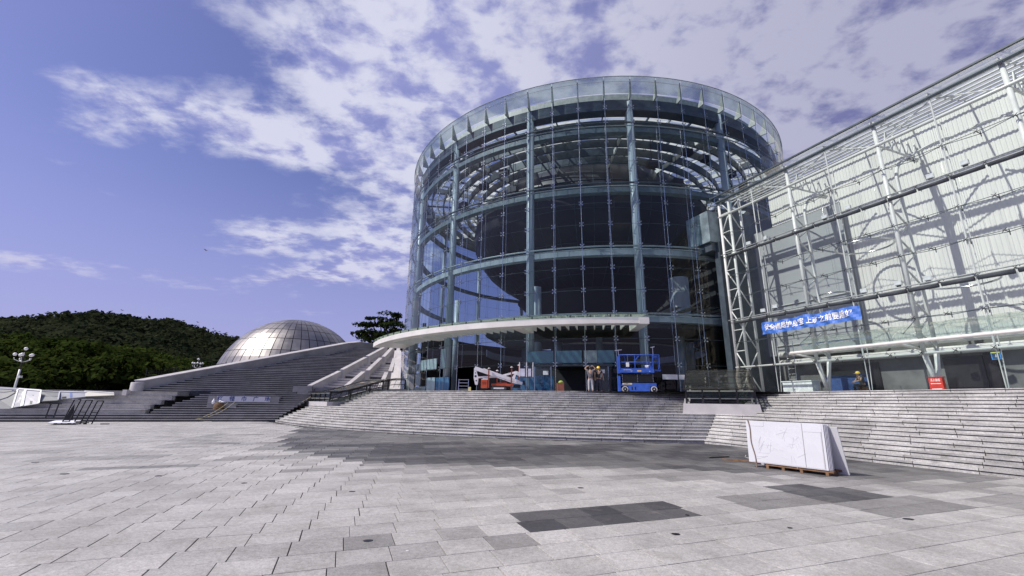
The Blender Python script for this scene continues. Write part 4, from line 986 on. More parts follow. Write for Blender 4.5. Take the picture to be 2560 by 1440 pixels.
def person(label, loc, rz, J, shirt, trousers, helmet=None, hair=True, sleeve=.55):
    # J: joints in the figure's own frame, x to its right, y forward, z up
    t = thing('person', label, 'person', loc, rz); V = {k: Vector(v) for k, v in J.items()}
    pts, ed, ix = [], [], {}
    def add(n, p, r, to=None):
        ix[n] = len(pts); pts.append((p, r))
        if to is not None: ed.append((ix[to], ix[n]))
    add('pelvis', V['pelvis'], (.135, .105)); add('waist', V['waist'], (.125, .095), 'pelvis'); add('chest', V['chest'], (.155, .11), 'waist'); add('neck', V['neck'], .058, 'chest')
    hd = V['head']; add('jaw', hd + Vector((0, .018, -.085)), (.066, .075), 'neck'); add('brow', hd + Vector((0, 0, .01)), (.078, .095), 'jaw'); add('crown', hd + Vector((0, -.01, .085)), (.060, .072), 'brow')
    add('nose', hd + Vector((0, .11, -.015)), .016, 'brow')
    for s in 'LR':
        add('ear' + s, hd + Vector((.085 if s == 'R' else -.085, -.005, -.01)), .017, 'brow')
        add('sh' + s, V['sh' + s], .062, 'chest'); add('el' + s, V['el' + s], .044, 'sh' + s); add('wr' + s, V['wr' + s], .030, 'el' + s)
        d = (V['wr' + s] - V['el' + s]).normalized(); hdir = (V.get('ha' + s) - V['wr' + s]).normalized() if 'ha' + s in V else d
        sd = hdir.cross(Vector((0, 1, .2))).normalized(); pm_ = V['wr' + s] + hdir * .055; add('palm' + s, pm_, (.036, .022), 'wr' + s)
        for f in range(4):
            base = pm_ + hdir * .035 + sd * (.025 * (f - 1.5)); ln = (.062, .074, .070, .054)[f]
            add(f'k{s}{f}', base, .0095, 'palm' + s); add(f'm{s}{f}', base + hdir * ln * .55 + Vector((0, .006, 0)), .0085, f'k{s}{f}'); add(f't{s}{f}', base + hdir * ln + Vector((0, .018, -.004)), .0075, f'm{s}{f}')
        sgn = 1 if s == 'L' else -1
        add('th' + s, V['wr' + s] + hdir * .03 + sd * .035 * sgn, .011, 'wr' + s); add('tt' + s, V['wr' + s] + hdir * .075 + sd * .058 * sgn, .009, 'th' + s)
        add('hip' + s, V['hip' + s], .088, 'pelvis'); add('kn' + s, V['kn' + s], .056, 'hip' + s); add('an' + s, V['an' + s], .038, 'kn' + s)
        fd = Vector((0, 1, 0)); add('he' + s, V['an' + s] + Vector((0, -.03, -.055)), .036, 'an' + s); add('to' + s, V['an' + s] + Vector((.02 if s == 'R' else -.02, .17, -.062)), .030, 'he' + s)
    skinned(pts, ed, 0, SKIN, 'body', t)
    sp = [(V['pelvis'] + Vector((0, 0, .02)), (.150, .122)), (V['waist'], (.150, .118)), (V['chest'], (.178, .130)), (V['neck'] - Vector((0, 0, .05)), (.085, .075))]; se = [(0, 1), (1, 2), (2, 3)]
    for s in 'LR':
        k = len(sp); sp += [(V['sh' + s], .084), (V['sh' + s].lerp(V['el' + s], sleeve), .072)]; se += [(2, k), (k, k + 1)]
    skinned(sp, se, 1, shirt, 'shirt', t)
    tp = [(V['pelvis'] + Vector((0, 0, .06)), (.148, .118)), (V['pelvis'] - Vector((0, 0, .03)), (.155, .125))]; te = [(0, 1)]
    for s in 'LR':
        k = len(tp); tp += [(V['hip' + s] - Vector((0, 0, .03)), .106), (V['kn' + s], .078), (V['an' + s] + Vector((0, 0, .0)), .066)]; te += [(1, k), (k, k + 1), (k + 1, k + 2)]
    skinned(tp, te, 0, trousers, 'trousers', t)
    for s in 'LR':
        b = MB(); c = V['an' + s]; b.path([c + Vector((0, -.07, -.055)), c + Vector((0, .02, -.045)), c + Vector((.012 if s == 'R' else -.012, .15, -.06)), c + Vector((.015 if s == 'R' else -.015, .20, -.066))], .04, 10, [.036, .048, .042, .018]); lpart('shoe', b, mat('dark_shoe', (.03, .028, .03), .6), t, True)
    b = MB()
    if hair:
        prof = [(.088 * cos(R(a)), .098 * sin(R(a))) for a in range(-25, 91, 12)]; b.lathe(prof, hd + Vector((0, -.018, .02)), 20); lpart('hair', b, HAIR, t, True)
    if helmet:
        b = MB(); prof = [(.15, -.005), (.125, .0), (.118, .05), (.095, .105), (.055, .135), (0, .145)]; b.lathe(prof, hd + Vector((0, -.01, .035)), 20); b.box(hd + Vector((0, .13, .035)), (.14, .09, .012)); lpart('helmet', b, helmet, t, True)
    return t
YEL = mat('yellow_helmet', (.80, .55, .05), .3, 0, .05, 3)
J = dict(pelvis=(0, 0, .93), waist=(0, 0, 1.08), chest=(0, -.01, 1.30), neck=(0, 0, 1.46), head=(0, .01, 1.58), shL=(-.18, 0, 1.42), shR=(.18, 0, 1.42),
         elL=(-.36, .04, 1.60), elR=(.37, .04, 1.58), wrL=(-.17, .02, 1.74), wrR=(.20, .02, 1.74), haL=(-.03, 0, 1.76), haR=(.04, 0, 1.76),
         hipL=(-.095, 0, .90), hipR=(.095, 0, .90), knL=(-.12, .02, .49), knR=(.12, .03, .49), anL=(-.13, -.02, .095), anR=(.14, 0, .095))
pA = P(-10.9, 25.0, PZ); pB = P(-9.9, 25.1, PZ)
def facing(p, az): return -R(az)
def at_px(px, py, D): d = sight(px, py); k = D / math.hypot(d.x, d.y); return Vector((d.x * k, d.y * k, PZ))
p1 = at_px(1477, 975, 31.0)
person('person in grey shirt and pale trousers holding both hands on the head', p1, -R(8), J, mat('grey_shirt', (.13, .12, .13), .8), mat('pale_grey_trousers', (.42, .40, .41), .8), None, True, .62)
J2 = dict(J); J2.update(elL=(-.26, .03, 1.16), elR=(.27, .02, 1.15), wrL=(-.25, .12, .94), wrR=(.31, .12, .93), haL=(-.24, .16, .85), haR=(.32, .17, .84), anL=(-.14, -.05, .095), anR=(.15, .06, .095), knR=(.13, .05, .49))
p2 = at_px(1498, 975, 31.2)
person('standing person in black shirt and yellow helmet by the open door', p2, -R(14), J2, mat('black_shirt', (.012, .012, .014), .85), mat('navy_trousers', (.022, .024, .04), .8), YEL, False)
J3 = dict(pelvis=(0, -.02, .50), waist=(0, .02, .66), chest=(0, .10, .88), neck=(0, .15, 1.02), head=(0, .18, 1.13), shL=(-.18, .1, .98), shR=(.18, .1, .98), elL=(-.25, .22, .76), elR=(.25, .22, .76), wrL=(-.13, .40, .70), wrR=(.13, .40, .70),
          hipL=(-.10, 0, .48), hipR=(.10, 0, .48), knL=(-.16, .40, .50), knR=(.16, .40, .50), anL=(-.15, .36, .095), anR=(.15, .36, .095))
_, _, p3 = onplane(2157, 960, 1.9); p3.z = PZ + .015
person('person in dark clothes and a yellow helmet sitting low behind the hall glass', p3, math.atan2(-DD.y, -DD.x) + 2.6, J3, mat('charcoal_jacket', (.05, .05, .055), .8), mat('dark_work_trousers', (.03, .03, .035), .8), YEL, False)
b = MB(); b.box((p3.x, p3.y, PZ + .22), (.34, .30, .40)); tag(part('stool', b, mat('brown_timber', (.16, .09, .05), .7), None), 'small boxy stool under the person sitting in the hall', 'stool')

# ------------------------------------------------------------------ tracked boom lift (local x to the right as seen from the square)
RED = mat('orange_red_paint', (.52, .085, .03), .42, 0, .10, 3, dirt=.3); REDD = mat('rusty_red_paint', (.26, .055, .03), .55, 0, .2, 5, dirt=.4); WHT = mat('white_machine_paint', (.72, .70, .72), .38, 0, .06, 3, dirt=.15)
bp = at_px(1247, 975, 30.6)
bl = thing('boom_lift', 'tracked boom lift with orange red chassis and folded white arms parked by the entrance', 'boom lift', bp, -R(2))
S = .0276 / 12
def zx(x): return (x - 905) * S
def zz2(y): return max(0, (1218 - y) * S)
def bpart(n, mb, m_, **k): return lpart(n, mb, m_, bl, **k)
for y in (-.42, .42):
    b = MB(); x0, x1, r = zx(745), zx(1095), .145
    outer = [(x0 + r * cos(R(a)), r + r * sin(R(a))) for a in range(90, 271, 20)] + [(x1 + r * cos(R(a)), r + r * sin(R(a))) for a in range(-90, 91, 20)]
    b.extrude(outer, (0, y - .12, 0), (1, 0, 0), (0, 0, 1), (0, 1, 0), 0, .24); tr = bpart('track', b, RUBBER)
    for k in range(4):
        b = MB(); x = x0 + (x1 - x0) * k / 3; b.tube((x, y - .135, r), (x, y + .135, r), .085, 14); lpart('track_wheel', b, STEELD, tr)
    b = MB(); b.box(((x0 + x1) / 2, y - .14, .16), (x1 - x0 - .1, .03, .10)); lpart('track_guard', b, WHT, tr)
b = MB(); b.box(((zx(690) + zx(1350)) / 2, 0, .40), (zx(1350) - zx(690), .62, .15)); b.box((zx(1000), 0, .50), (.7, .4, .10)); bpart('chassis', b, RED)
b = MB(); b.box((zx(478), -.05, (zz2(1140) + zz2(900)) / 2), (zx(570) - zx(385), .7, zz2(900) - zz2(1140))); bx_ = bpart('engine_box', b, RED)
b = MB(); b.extrude([(zx(385), zz2(900)), (zx(570), zz2(900)), (zx(600), zz2(868)), (zx(450), zz2(862))], (0, -.40, 0), (1, 0, 0), (0, 0, 1), (0, 1, 0), 0, .7); lpart('cover', b, WHT, bx_)
for k in range(4):
    b = MB(); b.box((zx(478), -.405, zz2(960) - .05 * k), (.28, .012, .016)); lpart('vent_slat', b, REDD, bx_)
for x, y0, y1, py in ((610, 600, 1140, -.40), (1283, 560, 1190, -.40), (835, 640, 1000, .45), (1490, 470, 900, .45)):
    b = MB(); b.bar((zx(x), py, zz2(y1)), (zx(x), py, zz2(y0)), .085, .085, (0, 1, 0)); lg = bpart('outrigger_leg', b, REDD)
    b = MB(); b.lathe([(0, -.03), (.10, -.02), (.105, .0), (.06, .05), (0, .07)], (zx(x) + .01, py, zz2(y0) + .05), 16); lpart('foot_pad', b, mat('pale_rubber', (.5, .48, .48), .6), lg, True)
def slab2(n, p, q, w1, w2, y, th, m_=WHT):
    b = MB(); a, c = Vector((zx(p[0]), y, zz2(p[1]))), Vector((zx(q[0]), y, zz2(q[1]))); d = (c - a).normalized(); nrm = Vector((-d.z, 0, d.x)); e = Vector((0, th / 2, 0))
    b.hexa([a - nrm * w1 - e, c - nrm * w2 - e, c - nrm * w2 + e, a - nrm * w1 + e, a + nrm * w1 - e, c + nrm * w2 - e, c + nrm * w2 + e, a + nrm * w1 + e]); return bpart(n, b, m_)
slab2('main_boom', (175, 560), (1340, 935), .125, .135, -.12, .22); slab2('boom_rail', (440, 572), (1260, 850), .03, .03, -.16, .10)
slab2('inner_boom', (700, 700), (1500, 950), .10, .10, -.12, .26); slab2('lower_arm', (230, 830), (860, 800), .055, .07, .05, .14); slab2('upper_arm', (860, 810), (1420, 655), .07, .06, .12, .16)
slab2('linkage', (1330, 855), (1425, 640), .10, .06, .0, .12); slab2('basket_arm', (1420, 690), (1530, 720), .12, .14, .0, .2); slab2('knuckle', (1330, 925), (1600, 1000), .14, .09, -.12, .24)
b = MB(); pf_ = [(zx(160), zz2(560)), (zx(200), zz2(600)), (zx(285), zz2(850)), (zx(265), zz2(1045)), (zx(205), zz2(1045)), (zx(155), zz2(850))]; b.extrude(pf_, (0, -.22, 0), (1, 0, 0), (0, 0, 1), (0, 1, 0), 0, .05); b.extrude(pf_, (0, .12, 0), (1, 0, 0), (0, 0, 1), (0, 1, 0), 0, .05); hp = bpart('end_plate', b, WHT)
for x, y, r in ((205, 705, .035), (210, 800, .075), (235, 930, .05)):
    b = MB(); b.tube((zx(x), -.228, zz2(y)), (zx(x), -.2, zz2(y)), r, 14); lpart('plate_hole', b, BLACKM, hp)
b = MB()
for k in range(3): b.path([(zx(300), -.1, zz2(900 + 30 * k)), (zx(360), -.15, zz2(1000)), (zx(430), -.1, zz2(1080 - 20 * k))], .018, 6); b.path([(zx(880), -.2, zz2(930 + 18 * k)), (zx(1100), -.22, zz2(900 + 22 * k)), (zx(1250), -.2, zz2(960))], .016, 6)
bpart('hose_bundle', b, BLACKM)
b = MB(); b.box((zx(1440), 0, zz2(1080)), (.5, .5, .22)); b.box((zx(1650), -.1, zz2(980)), (.14, .3, .3)); bpart('turret', b, BLACKM)
bk = MB(); x0, x1, za, zb = zx(1515), zx(1915), zz2(810), zz2(385)
bk.box(((x0 + x1) / 2, -.05, za), (x1 - x0, .75, .05)); bo_ = bpart('basket_floor', bk, STEELD)
for x in (x0, (x0 + x1) / 2 + .02, x1):
    for y in (-.42, .32):
        b = MB(); b.bar((x, y, za), (x, y, zb), .055, .05, (0, 1, 0)); lpart('basket_post', b, WHT, bo_)
for z, m_ in ((zb, BLACKM), ((za + zb) / 2, BLACKM)):
    b = MB(); b.path([(x0, -.42, z), (x1, -.42, z), (x1, .32, z), (x0, .32, z)], .025, 6, closed=True); lpart('basket_rail', b, m_, bo_)
for x, wd in ((zx(1605), .34), (zx(1815), .20)):
    b = MB(); b.box((x, -.45, za + .29), (wd, .02, .52)); lpart('basket_panel', b, mat('lilac_white_panel', (.60, .59, .70), .4), bo_)
frame_text('decal', 'E', .07, STEELD, bl, (zx(300), -.235, zz2(660)), (.95, 0, -.3), (.3, 0, .95))

# ------------------------------------------------------------------ blue scissor lift
BLU = mat('bright_blue_paint', (.035, .105, .46), .42, 0, .14, 3, dirt=.35); BLUD = mat('deep_blue_paint', (.02, .05, .24), .45)
bp = at_px(1594, 975, 31.0)
sc = thing('scissor_lift', 'bright blue electric scissor lift, folded low, parked by the entrance columns', 'scissor lift', bp, -R(10))
S2 = .00257; X = lambda x: (x - 830) * S2; Z = lambda y: max(0, (1340 - y) * S2)
spart = lambda n, m_, mt, **k: lpart(n, m_, mt, sc, **k)
b = MB(); b.extrude([(X(410), Z(1180)), (X(440), Z(1110)), (X(1285), Z(1110)), (X(1290), Z(1195)), (X(1135), Z(1195)), (X(1120), Z(1315)), (X(600), Z(1315)), (X(585), Z(1190))], (0, -.42, 0), (1, 0, 0), (0, 0, 1), (0, 1, 0), 0, .84); ch = spart('chassis', b, BLU)
b = MB(); b.box((X(565), -.425, Z(1130)), (.62, .008, .09)); lpart('warning_strip', b, mat('yellow_warning_strip', (.70, .60, .25), .6), ch)
frame_text('warning_text', '▲ ■■■ ▬▬', .06, BLACKM, ch, (X(565), -.431, Z(1130)), (1, 0, 0), (0, 0, 1))
for x in (680, 760):
    b = MB(); b.box((X(x), -.424, Z(1240)), (.07, .012, .2)); lpart('fork_slot', b, BLACKM, ch)
for x in (505, 1220):
    for y in (-.40, .40):
        b = MB(); c = (X(x), y, .195); b.tube((X(x), y - .07, .195), (X(x), y + .07, .195), .195, 24); wh = spart('wheel', b, mat('pale_grey_tyre', (.55, .52, .47), .7), smooth=False)
        b = MB(); b.tube((X(x), y - .085, .195), (X(x), y + .085, .195), .14, 20); rm = lpart('rim', b, BLACKM, wh)
        b = MB(); b.tube((X(x), y - .095, .195), (X(x), y + .095, .195), .035, 10); lpart('hub', b, WHT, wh)
b = MB(); b.box((X(368), -.05, (Z(930) + Z(1330)) / 2), (.16, .7, Z(930) - Z(1330))); spart('ladder_panel', b, BLU)
for k in range(5):
    za = Z(1090) + .105 * k
    for y in (-.30, .30):
        b = MB(); b.bar((X(440), y, za), (X(1215), y, za + .09), .05, .085, (0, 0, 1)); b.bar((X(440), y + .06, za + .09), (X(1215), y + .06, za), .05, .085, (0, 0, 1)); spart('scissor_arm', b, BLACKM)
    for x in (452, 1218, 832):
        b = MB(); b.tube((X(x), -.37, za + .045), (X(x), .37, za + .045), .022, 8); spart('pivot_pin', b, SILVER)
b = MB(); b.box(((X(400) + X(1255)) / 2, 0, (Z(845) + Z(735)) / 2), (X(1255) - X(400), .80, Z(735) - Z(845))); dk = spart('deck', b, BLU)
b = MB(); b.box(((X(1255) + X(1425)) / 2, 0, Z(785)), (X(1425) - X(1255), .72, .10)); spart('deck_extension', b, BLUD)
frame_text('lettering', 'sinoboom', .125, WT2, dk, (X(590), -.405, Z(768)), (1, 0, 0), (0, 0, 1)); frame_text('lettering', 'EX', .10, WT2, dk, (X(690), -.405, Z(805)), (1, 0, 0), (0, 0, 1))
b = MB(); b.box((X(885), -.404, Z(802)), (.26, .008, .09)); lpart('warning_label', b, mat('amber_label', (.72, .45, .08), .5), dk); frame_text('lettering', '240', .07, WT2, dk, (X(1145), -.405, Z(812)), (1, 0, 0), (0, 0, 1))
for z, r in ((Z(385), .022), (Z(575), .018)):
    b = MB(); b.path([(X(390), -.39, z), (X(1240), -.39, z), (X(1395), -.35, z), (X(1410), .35, z), (X(1240), .39, z), (X(390), .39, z)], r, 8, closed=True); spart('guard_rail', b, BLU, smooth=True)
for x, y, w_ in ((395, -.39, .05), (390, .39, .04), (605, -.39, .02), (780, -.39, .022), (1235, -.39, .03), (1400, -.35, .025), (1410, .35, .025), (560, .39, .018), (825, .39, .02), (1045, .39, .02), (1105, .39, .018), (1160, .39, .018)):
    b = MB(); b.bar((X(x), y, Z(740)), (X(x), y, Z(385)), w_ * 1.6, w_ * 1.6, (0, 1, 0)); spart('rail_post', b, BLU)
b = MB(); b.bar((X(775), -.37, Z(560)), (X(890), -.37, Z(410)), .05, .06); b.bar((X(370), 0, Z(860)), (X(370), 0, Z(420)), .14, .5, (0, 1, 0)); spart('gate_brace', b, BLU)
b = MB(); b.box((X(597), -.41, Z(640)), (.20, .015, .28)); spart('data_card', b, PAPER)
b = MB(); b.box((X(1310), -.2, Z(450)), (.24, .2, .24)); spart('control_box', b, BLUD)
tag(part('bucket', MB().lathe([(0, 0), (.10, 0), (.15, .2), (.14, .2), (.09, .01)], bp + Matrix.Rotation(-R(10), 3, 'Z') @ Vector((X(1100), -.2, Z(735) + .005)), 18), WTXT, None, True), 'white plastic bucket standing on the deck of the blue scissor lift', 'bucket')
b = MB(); b.box(bp + Matrix.Rotation(-R(10), 3, 'Z') @ Vector((X(1190), -.25, Z(690))), (.16, .14, .28)); tag(part('tool_case', b, BLU, None), 'small blue case standing beside the bucket on the scissor lift', 'case')
for x, y0, y1, wd in ((395, 385, 235, .46), (1290, 380, 160, .26)):
    o_ = Matrix.Rotation(-R(10), 3, 'Z'); b = MB(); b.tube(bp + o_ @ Vector((X(x), .3, Z(y0))), bp + o_ @ Vector((X(x), .3, Z(y1))), .02, 6); b.bar(bp + o_ @ Vector((X(x) - wd * .5, .3, Z(y1) - .02)), bp + o_ @ Vector((X(x) + wd * .5, .3, Z(y1) + .03)), .06, .05)
    tag(part('squeegee', b, WHT, None), 'white window squeegee on a pole at the %s end of the scissor lift' % ('ladder' if x < 500 else 'extension'), 'squeegee', 'squeegees on the scissor lift')
bp2 = at_px(1401, 975, 31.0)
b = MB(); b.box((bp2.x, bp2.y, PZ + .30), (.46, .4, .60)); cx_ = tag(part('carton', b, mat('red_brown_carton', (.22, .075, .05), .8, 0, .3, 4), None), 'red brown carton standing by the left leaf of the open door', 'carton')
b = MB(); b.lathe([(.17, 0), (.18, .04), (.14, .11), (.07, .15), (0, .16)], (bp2.x + .05, bp2.y, PZ + .602), 14); tag(part('safety_vest', b, mat('lime_vest', (.30, .42, .07), .8, 0, .3, 6), None, True), 'crumpled lime yellow safety vest lying on the red brown carton', 'vest')
bp3 = at_px(1174, 975, 31.5); b = MB(); b.box((bp3.x, bp3.y, PZ + .13), (.17, .17, .26)); tag(part('tin_can', b, mat('yellow_tin', (.62, .55, .18), .5), None), 'small square yellow tin standing beside the boom lift tail', 'tin')
bp4 = at_px(1158, 975, 32.0); st_ = thing('step_stand', 'low grey steel step stand with four rungs beside the boom lift', 'steps', bp4, -R(2))
for x_ in (-.36, .36):
    b = MB(); b.bar((x_, 0, 0), (x_ * .95, .1, .82), .04, .04, (0, 1, 0)); lpart('upright', b, SILVER, st_)
for k in range(4):
    b = MB(); b.box((0, .02 * k, .12 + .22 * k), (.72, .16, .03)); lpart('tread', b, SILVER, st_)

# ------------------------------------------------------------------ stacked boards on the square
def gpt(px, py, z=0.0): d = sight(px, py); return Vector((0, 0, EYE)) + d * ((z - EYE) / d.z)
bA, bB = gpt(1873, 1166), gpt(2079, 1192); du = (bB - bA).normalized(); dn = Vector((-du.y, du.x, 0))      # along, away from camera
BW = mat('white_board_film', (.62, .62, .64), .30, 0, .03, 1.6, dirt=.02, spec=.5); BEDGE = mat('board_edge', (.70, .70, .68), .6); TIMB = mat('weathered_timber', (.20, .11, .055), .8, 0, .3, 6)
LB = (bB - bA).length
sk_ = thing('board_skid', 'low brown timber skid with short legs under the stacked white boards', 'skid', bA + du * LB * .6 + dn * .3)
b = MB(); b.box(bA + du * LB * .62 + dn * .10 + Vector((0, 0, .10)), (LB * .80, .10, .05), du, dn); b.box(bA + du * LB * .62 + dn * .55 + Vector((0, 0, .10)), (LB * .80, .10, .05), du, dn); part('beam', b, TIMB, sk_)
for f in (.24, .44, .66, .95):
    b = MB(); b.box(bA + du * LB * f + dn * .33 + Vector((0, 0, .04)), (.07, .58, .08), du, dn); part('leg', b, TIMB, sk_)
def board(u0, u1, y0, hgt, lean, th, z0, label):
    up = (Vector((0, 0, 1)) * cos(lean) + dn * sin(lean)); fw = up.cross(du).normalized() * -1
    o = bA + dn * y0 + Vector((0, 0, z0)); b = MB(); b.box(o + du * (u0 + u1) / 2 + up * hgt / 2, (u1 - u0, th, hgt), du, fw, up)
    return tag(part('board', b, BW, None), label, 'board', 'white boards stacked on the timber skid'), o, up, fw
BZ = .13; lean = R(3.5)
bd0, o0, up0, fw0 = board(0, LB * .975, .04, 1.12, lean, .022, BZ, 'front large white film wrapped board of the leaning stack, strapped near one end')
for k in range(3): board(.01 * k, LB * (.985 + .008 * k), .075 + .032 * k, 1.115, lean, .024, BZ - .0, ['second white board of the stack, just behind the strapped one', 'third white board in the middle of the leaning stack', 'fourth white board of the stack, before the gap'][k])
board(.0, LB * 1.0, .20, 1.11, R(4), .03, BZ, 'fifth white board of the stack, its edge beside the dark gap')
board(.05, LB * 1.09, .60, 1.19, R(-15), .03, .02, 'rearmost white board propped the other way with a grey shaded face')
for u0, u1, y0, y1 in ((.10, .50, .98, 1.11), (LB * .735, LB * .955, .90, 1.11), (LB * .735, LB * .935, .02, .89), (.10, LB * .725, .02, .965)):
    b = MB(); b.box(o0 + du * (u0 + u1) / 2 + up0 * (y0 + y1) / 2 + fw0 * .0145, (u1 - u0, .004, y1 - y0), du, fw0, up0); part('film_fold', b, BW, bd0)
b = MB()
for k in range(40):
    x = LB * (.15 + .55 * hsh(k, 1)); y = .1 + .85 * hsh(k, 2); a = R(180 * hsh(k, 3)); ln = .05 + .12 * hsh(k, 4); c = o0 + du * x + up0 * y + fw0 * .017; e = du * cos(a) + up0 * sin(a); b.bar(c - e * ln, c + e * ln, .007, .008, fw0)
b2_ = MB(); b2_.bar(o0 + du * LB * .728 + up0 * .02 + fw0 * .014, o0 + du * LB * .728 + up0 * 1.11 + fw0 * .014, .012, .006, fw0); b2_.bar(o0 + du * LB * .945 + up0 * .02 + fw0 * .016, o0 + du * LB * .945 + up0 * .92 + fw0 * .016, .010, .006, fw0); part('film_seam', b2_, mat('grey_tape', (.30, .29, .29), .7), bd0)
b_ = part('film_creases', b, BW, bd0); b_['kind'] = 'stuff'
b = MB(); b.path([o0 + du * (.07 + .13 * f + .02 * sin(f * 9)) + up0 * (1.13 - f * 1.14) + fw0 * .026 for f in [k / 12 for k in range(13)]] + [o0 + du * .22 + fw0 * .05 + Vector((0, 0, -.12))], .016, 6); tag(part('strap', b, mat('brown_strap', (.20, .15, .12), .8), None), 'twisted brown strap tied round one end of the white boards', 'strap')
b = MB(); pp = gpt(1884, 1157.5); d_ = du
b.path([pp + Vector((0, 0, .055)), pp + du * .04 + Vector((0, 0, .055)), pp + du * .10 + Vector((0, 0, .055)), pp + du * .26 + Vector((0, 0, .055)), pp + du * .32 + Vector((0, 0, .055))], .05, 14, [.014, .018, .05, .052, .046]); bt = tag(part('bottle', b, thinglass('clear_plastic', (.85, .88, .95), 1.2, .05, .3, (.7, .7, .8)), None, True), 'clear plastic drinks bottle lying at the end of the white boards', 'bottle')
b = MB(); b.tube(pp + du * .13 + Vector((0, 0, .055)), pp + du * .22 + Vector((0, 0, .055)), .0535, 14); part('bottle_label', b, mat('red_label', (.5, .03, .03), .5), bt)
a, c = gpt(1806, 1150), gpt(1895, 1157); b = MB(); b.bar(a + Vector((0, 0, .022)), c + Vector((0, 0, .022)), .05, .04); tag(part('timber_batten', b, TIMB, None), 'brown timber batten lying by the plastic bottle', 'batten', 'timber battens on the paving')
a, c = gpt(1773, 1145.5), gpt(1822, 1143); b = MB(); b.bar(a + Vector((0, 0, .018)), c + Vector((0, 0, .018)), .05, .03); tag(part('timber_batten', b, mat('dark_timber', (.035, .03, .028), .8), None), 'short blackened timber batten lying apart on the dark paving', 'batten', 'timber battens on the paving')
a = gpt(1866, 1146); b = MB(); b.path([a + Vector((.0, .0, .1)), a + Vector((-.02, .02, .05)), a + Vector((.02, 0, .015)), a + Vector((.12, -.04, .012)), a + Vector((.22, -.02, .03))], .012, 6); tag(part('cord', b, mat('pale_cord', (.6, .58, .52), .8), None), 'short curled pale cord by the drinks bottle', 'cord')
a = gpt(1018, 1378); b = MB(); b.box(a + Vector((0, 0, .003)), (.03, .018, .004)); tag(part('paper_scrap', b, PAPER, None), 'tiny white scrap of paper lying on the near paving', 'scrap')
a = gpt(1790, 1106); b = MB(); b.box(a + Vector((-.25, .12, .06)), (.42, .22, .11)); tag(part('stone_block', b, mat('brown_stone', (.22, .20, .16), .85), None), 'small brownish stone block at the foot of the stairs in the inner corner', 'block')

# ------------------------------------------------------------------ metal dome
da = R(-26.2); DC = Vector((78 * sin(da), 78 * cos(da), 2.6)); DR, DH = 10.8, 11.4
dome = thing('metal_dome', 'large silvery dome of curved metal panels behind the sloping concrete parapet', 'dome', DC)
prof = [(DR * cos(R(a)) * .993, DH * sin(R(a)) * .993) for a in range(0, 91, 6)]
b = MB(); b.lathe([(DR * .993, -3)] + prof, DC, 96); part('dome_shell', b, mat('dark_joint_metal', (.05, .05, .052), .6, .3), dome, True)
DMET = mat('brushed_dome_metal', (.30, .285, .268), .42, .85, .12, .35, dirt=.3, each=.16)
lat = [-4, 8, 19, 30, 41, 52, 62, 72, 81]; NM = 48
def dpt(a, l, k=1.0): return DC + Vector((DR * k * cos(R(l)) * sin(a), -DR * k * cos(R(l)) * cos(a), DH * k * sin(R(l))))
rear = MB()
for j, (l0, l1) in enumerate(zip(lat, lat[1:])):
    for k in range(NM):
        a0, a1 = 2 * pi * k / NM + .006, 2 * pi * (k + 1) / NM - .006; mid = (a0 + a1) / 2
        nrm = Vector((sin(mid), -cos(mid))); front = nrm.dot(Vector((-DC.x, -DC.y)).normalized()) > -.05
        tgt = MB() if front and l0 > -5 else rear
        kk = 1 + (hsh(j, k, 2) - .5) * .002
        for x in range(2):
            for y in range(2):
                aa, ab = a0 + (a1 - a0) * x / 2, a0 + (a1 - a0) * (x + 1) / 2; la, lb = l0 + .25 + (l1 - l0 - .5) * y / 2, l0 + .25 + (l1 - l0 - .5) * (y + 1) / 2
                tgt.quad(dpt(aa, la, kk), dpt(ab, la, kk), dpt(ab, lb, kk), dpt(aa, lb, kk))
        if tgt is not rear: part('dome_panel', tgt, DMET, dome, True)
o = part('dome_panels', rear, DMET, dome, True, kind='stuff')
b = MB(); b.lathe([(DR * cos(R(81)), 0), (DR * cos(R(81)) * .5, DH * (1 - sin(R(81))) * .8), (0, DH * (1 - sin(R(81))))], DC + Vector((0, 0, DH * sin(R(81)))), 32); part('dome_cap', b, DMET, dome, True)

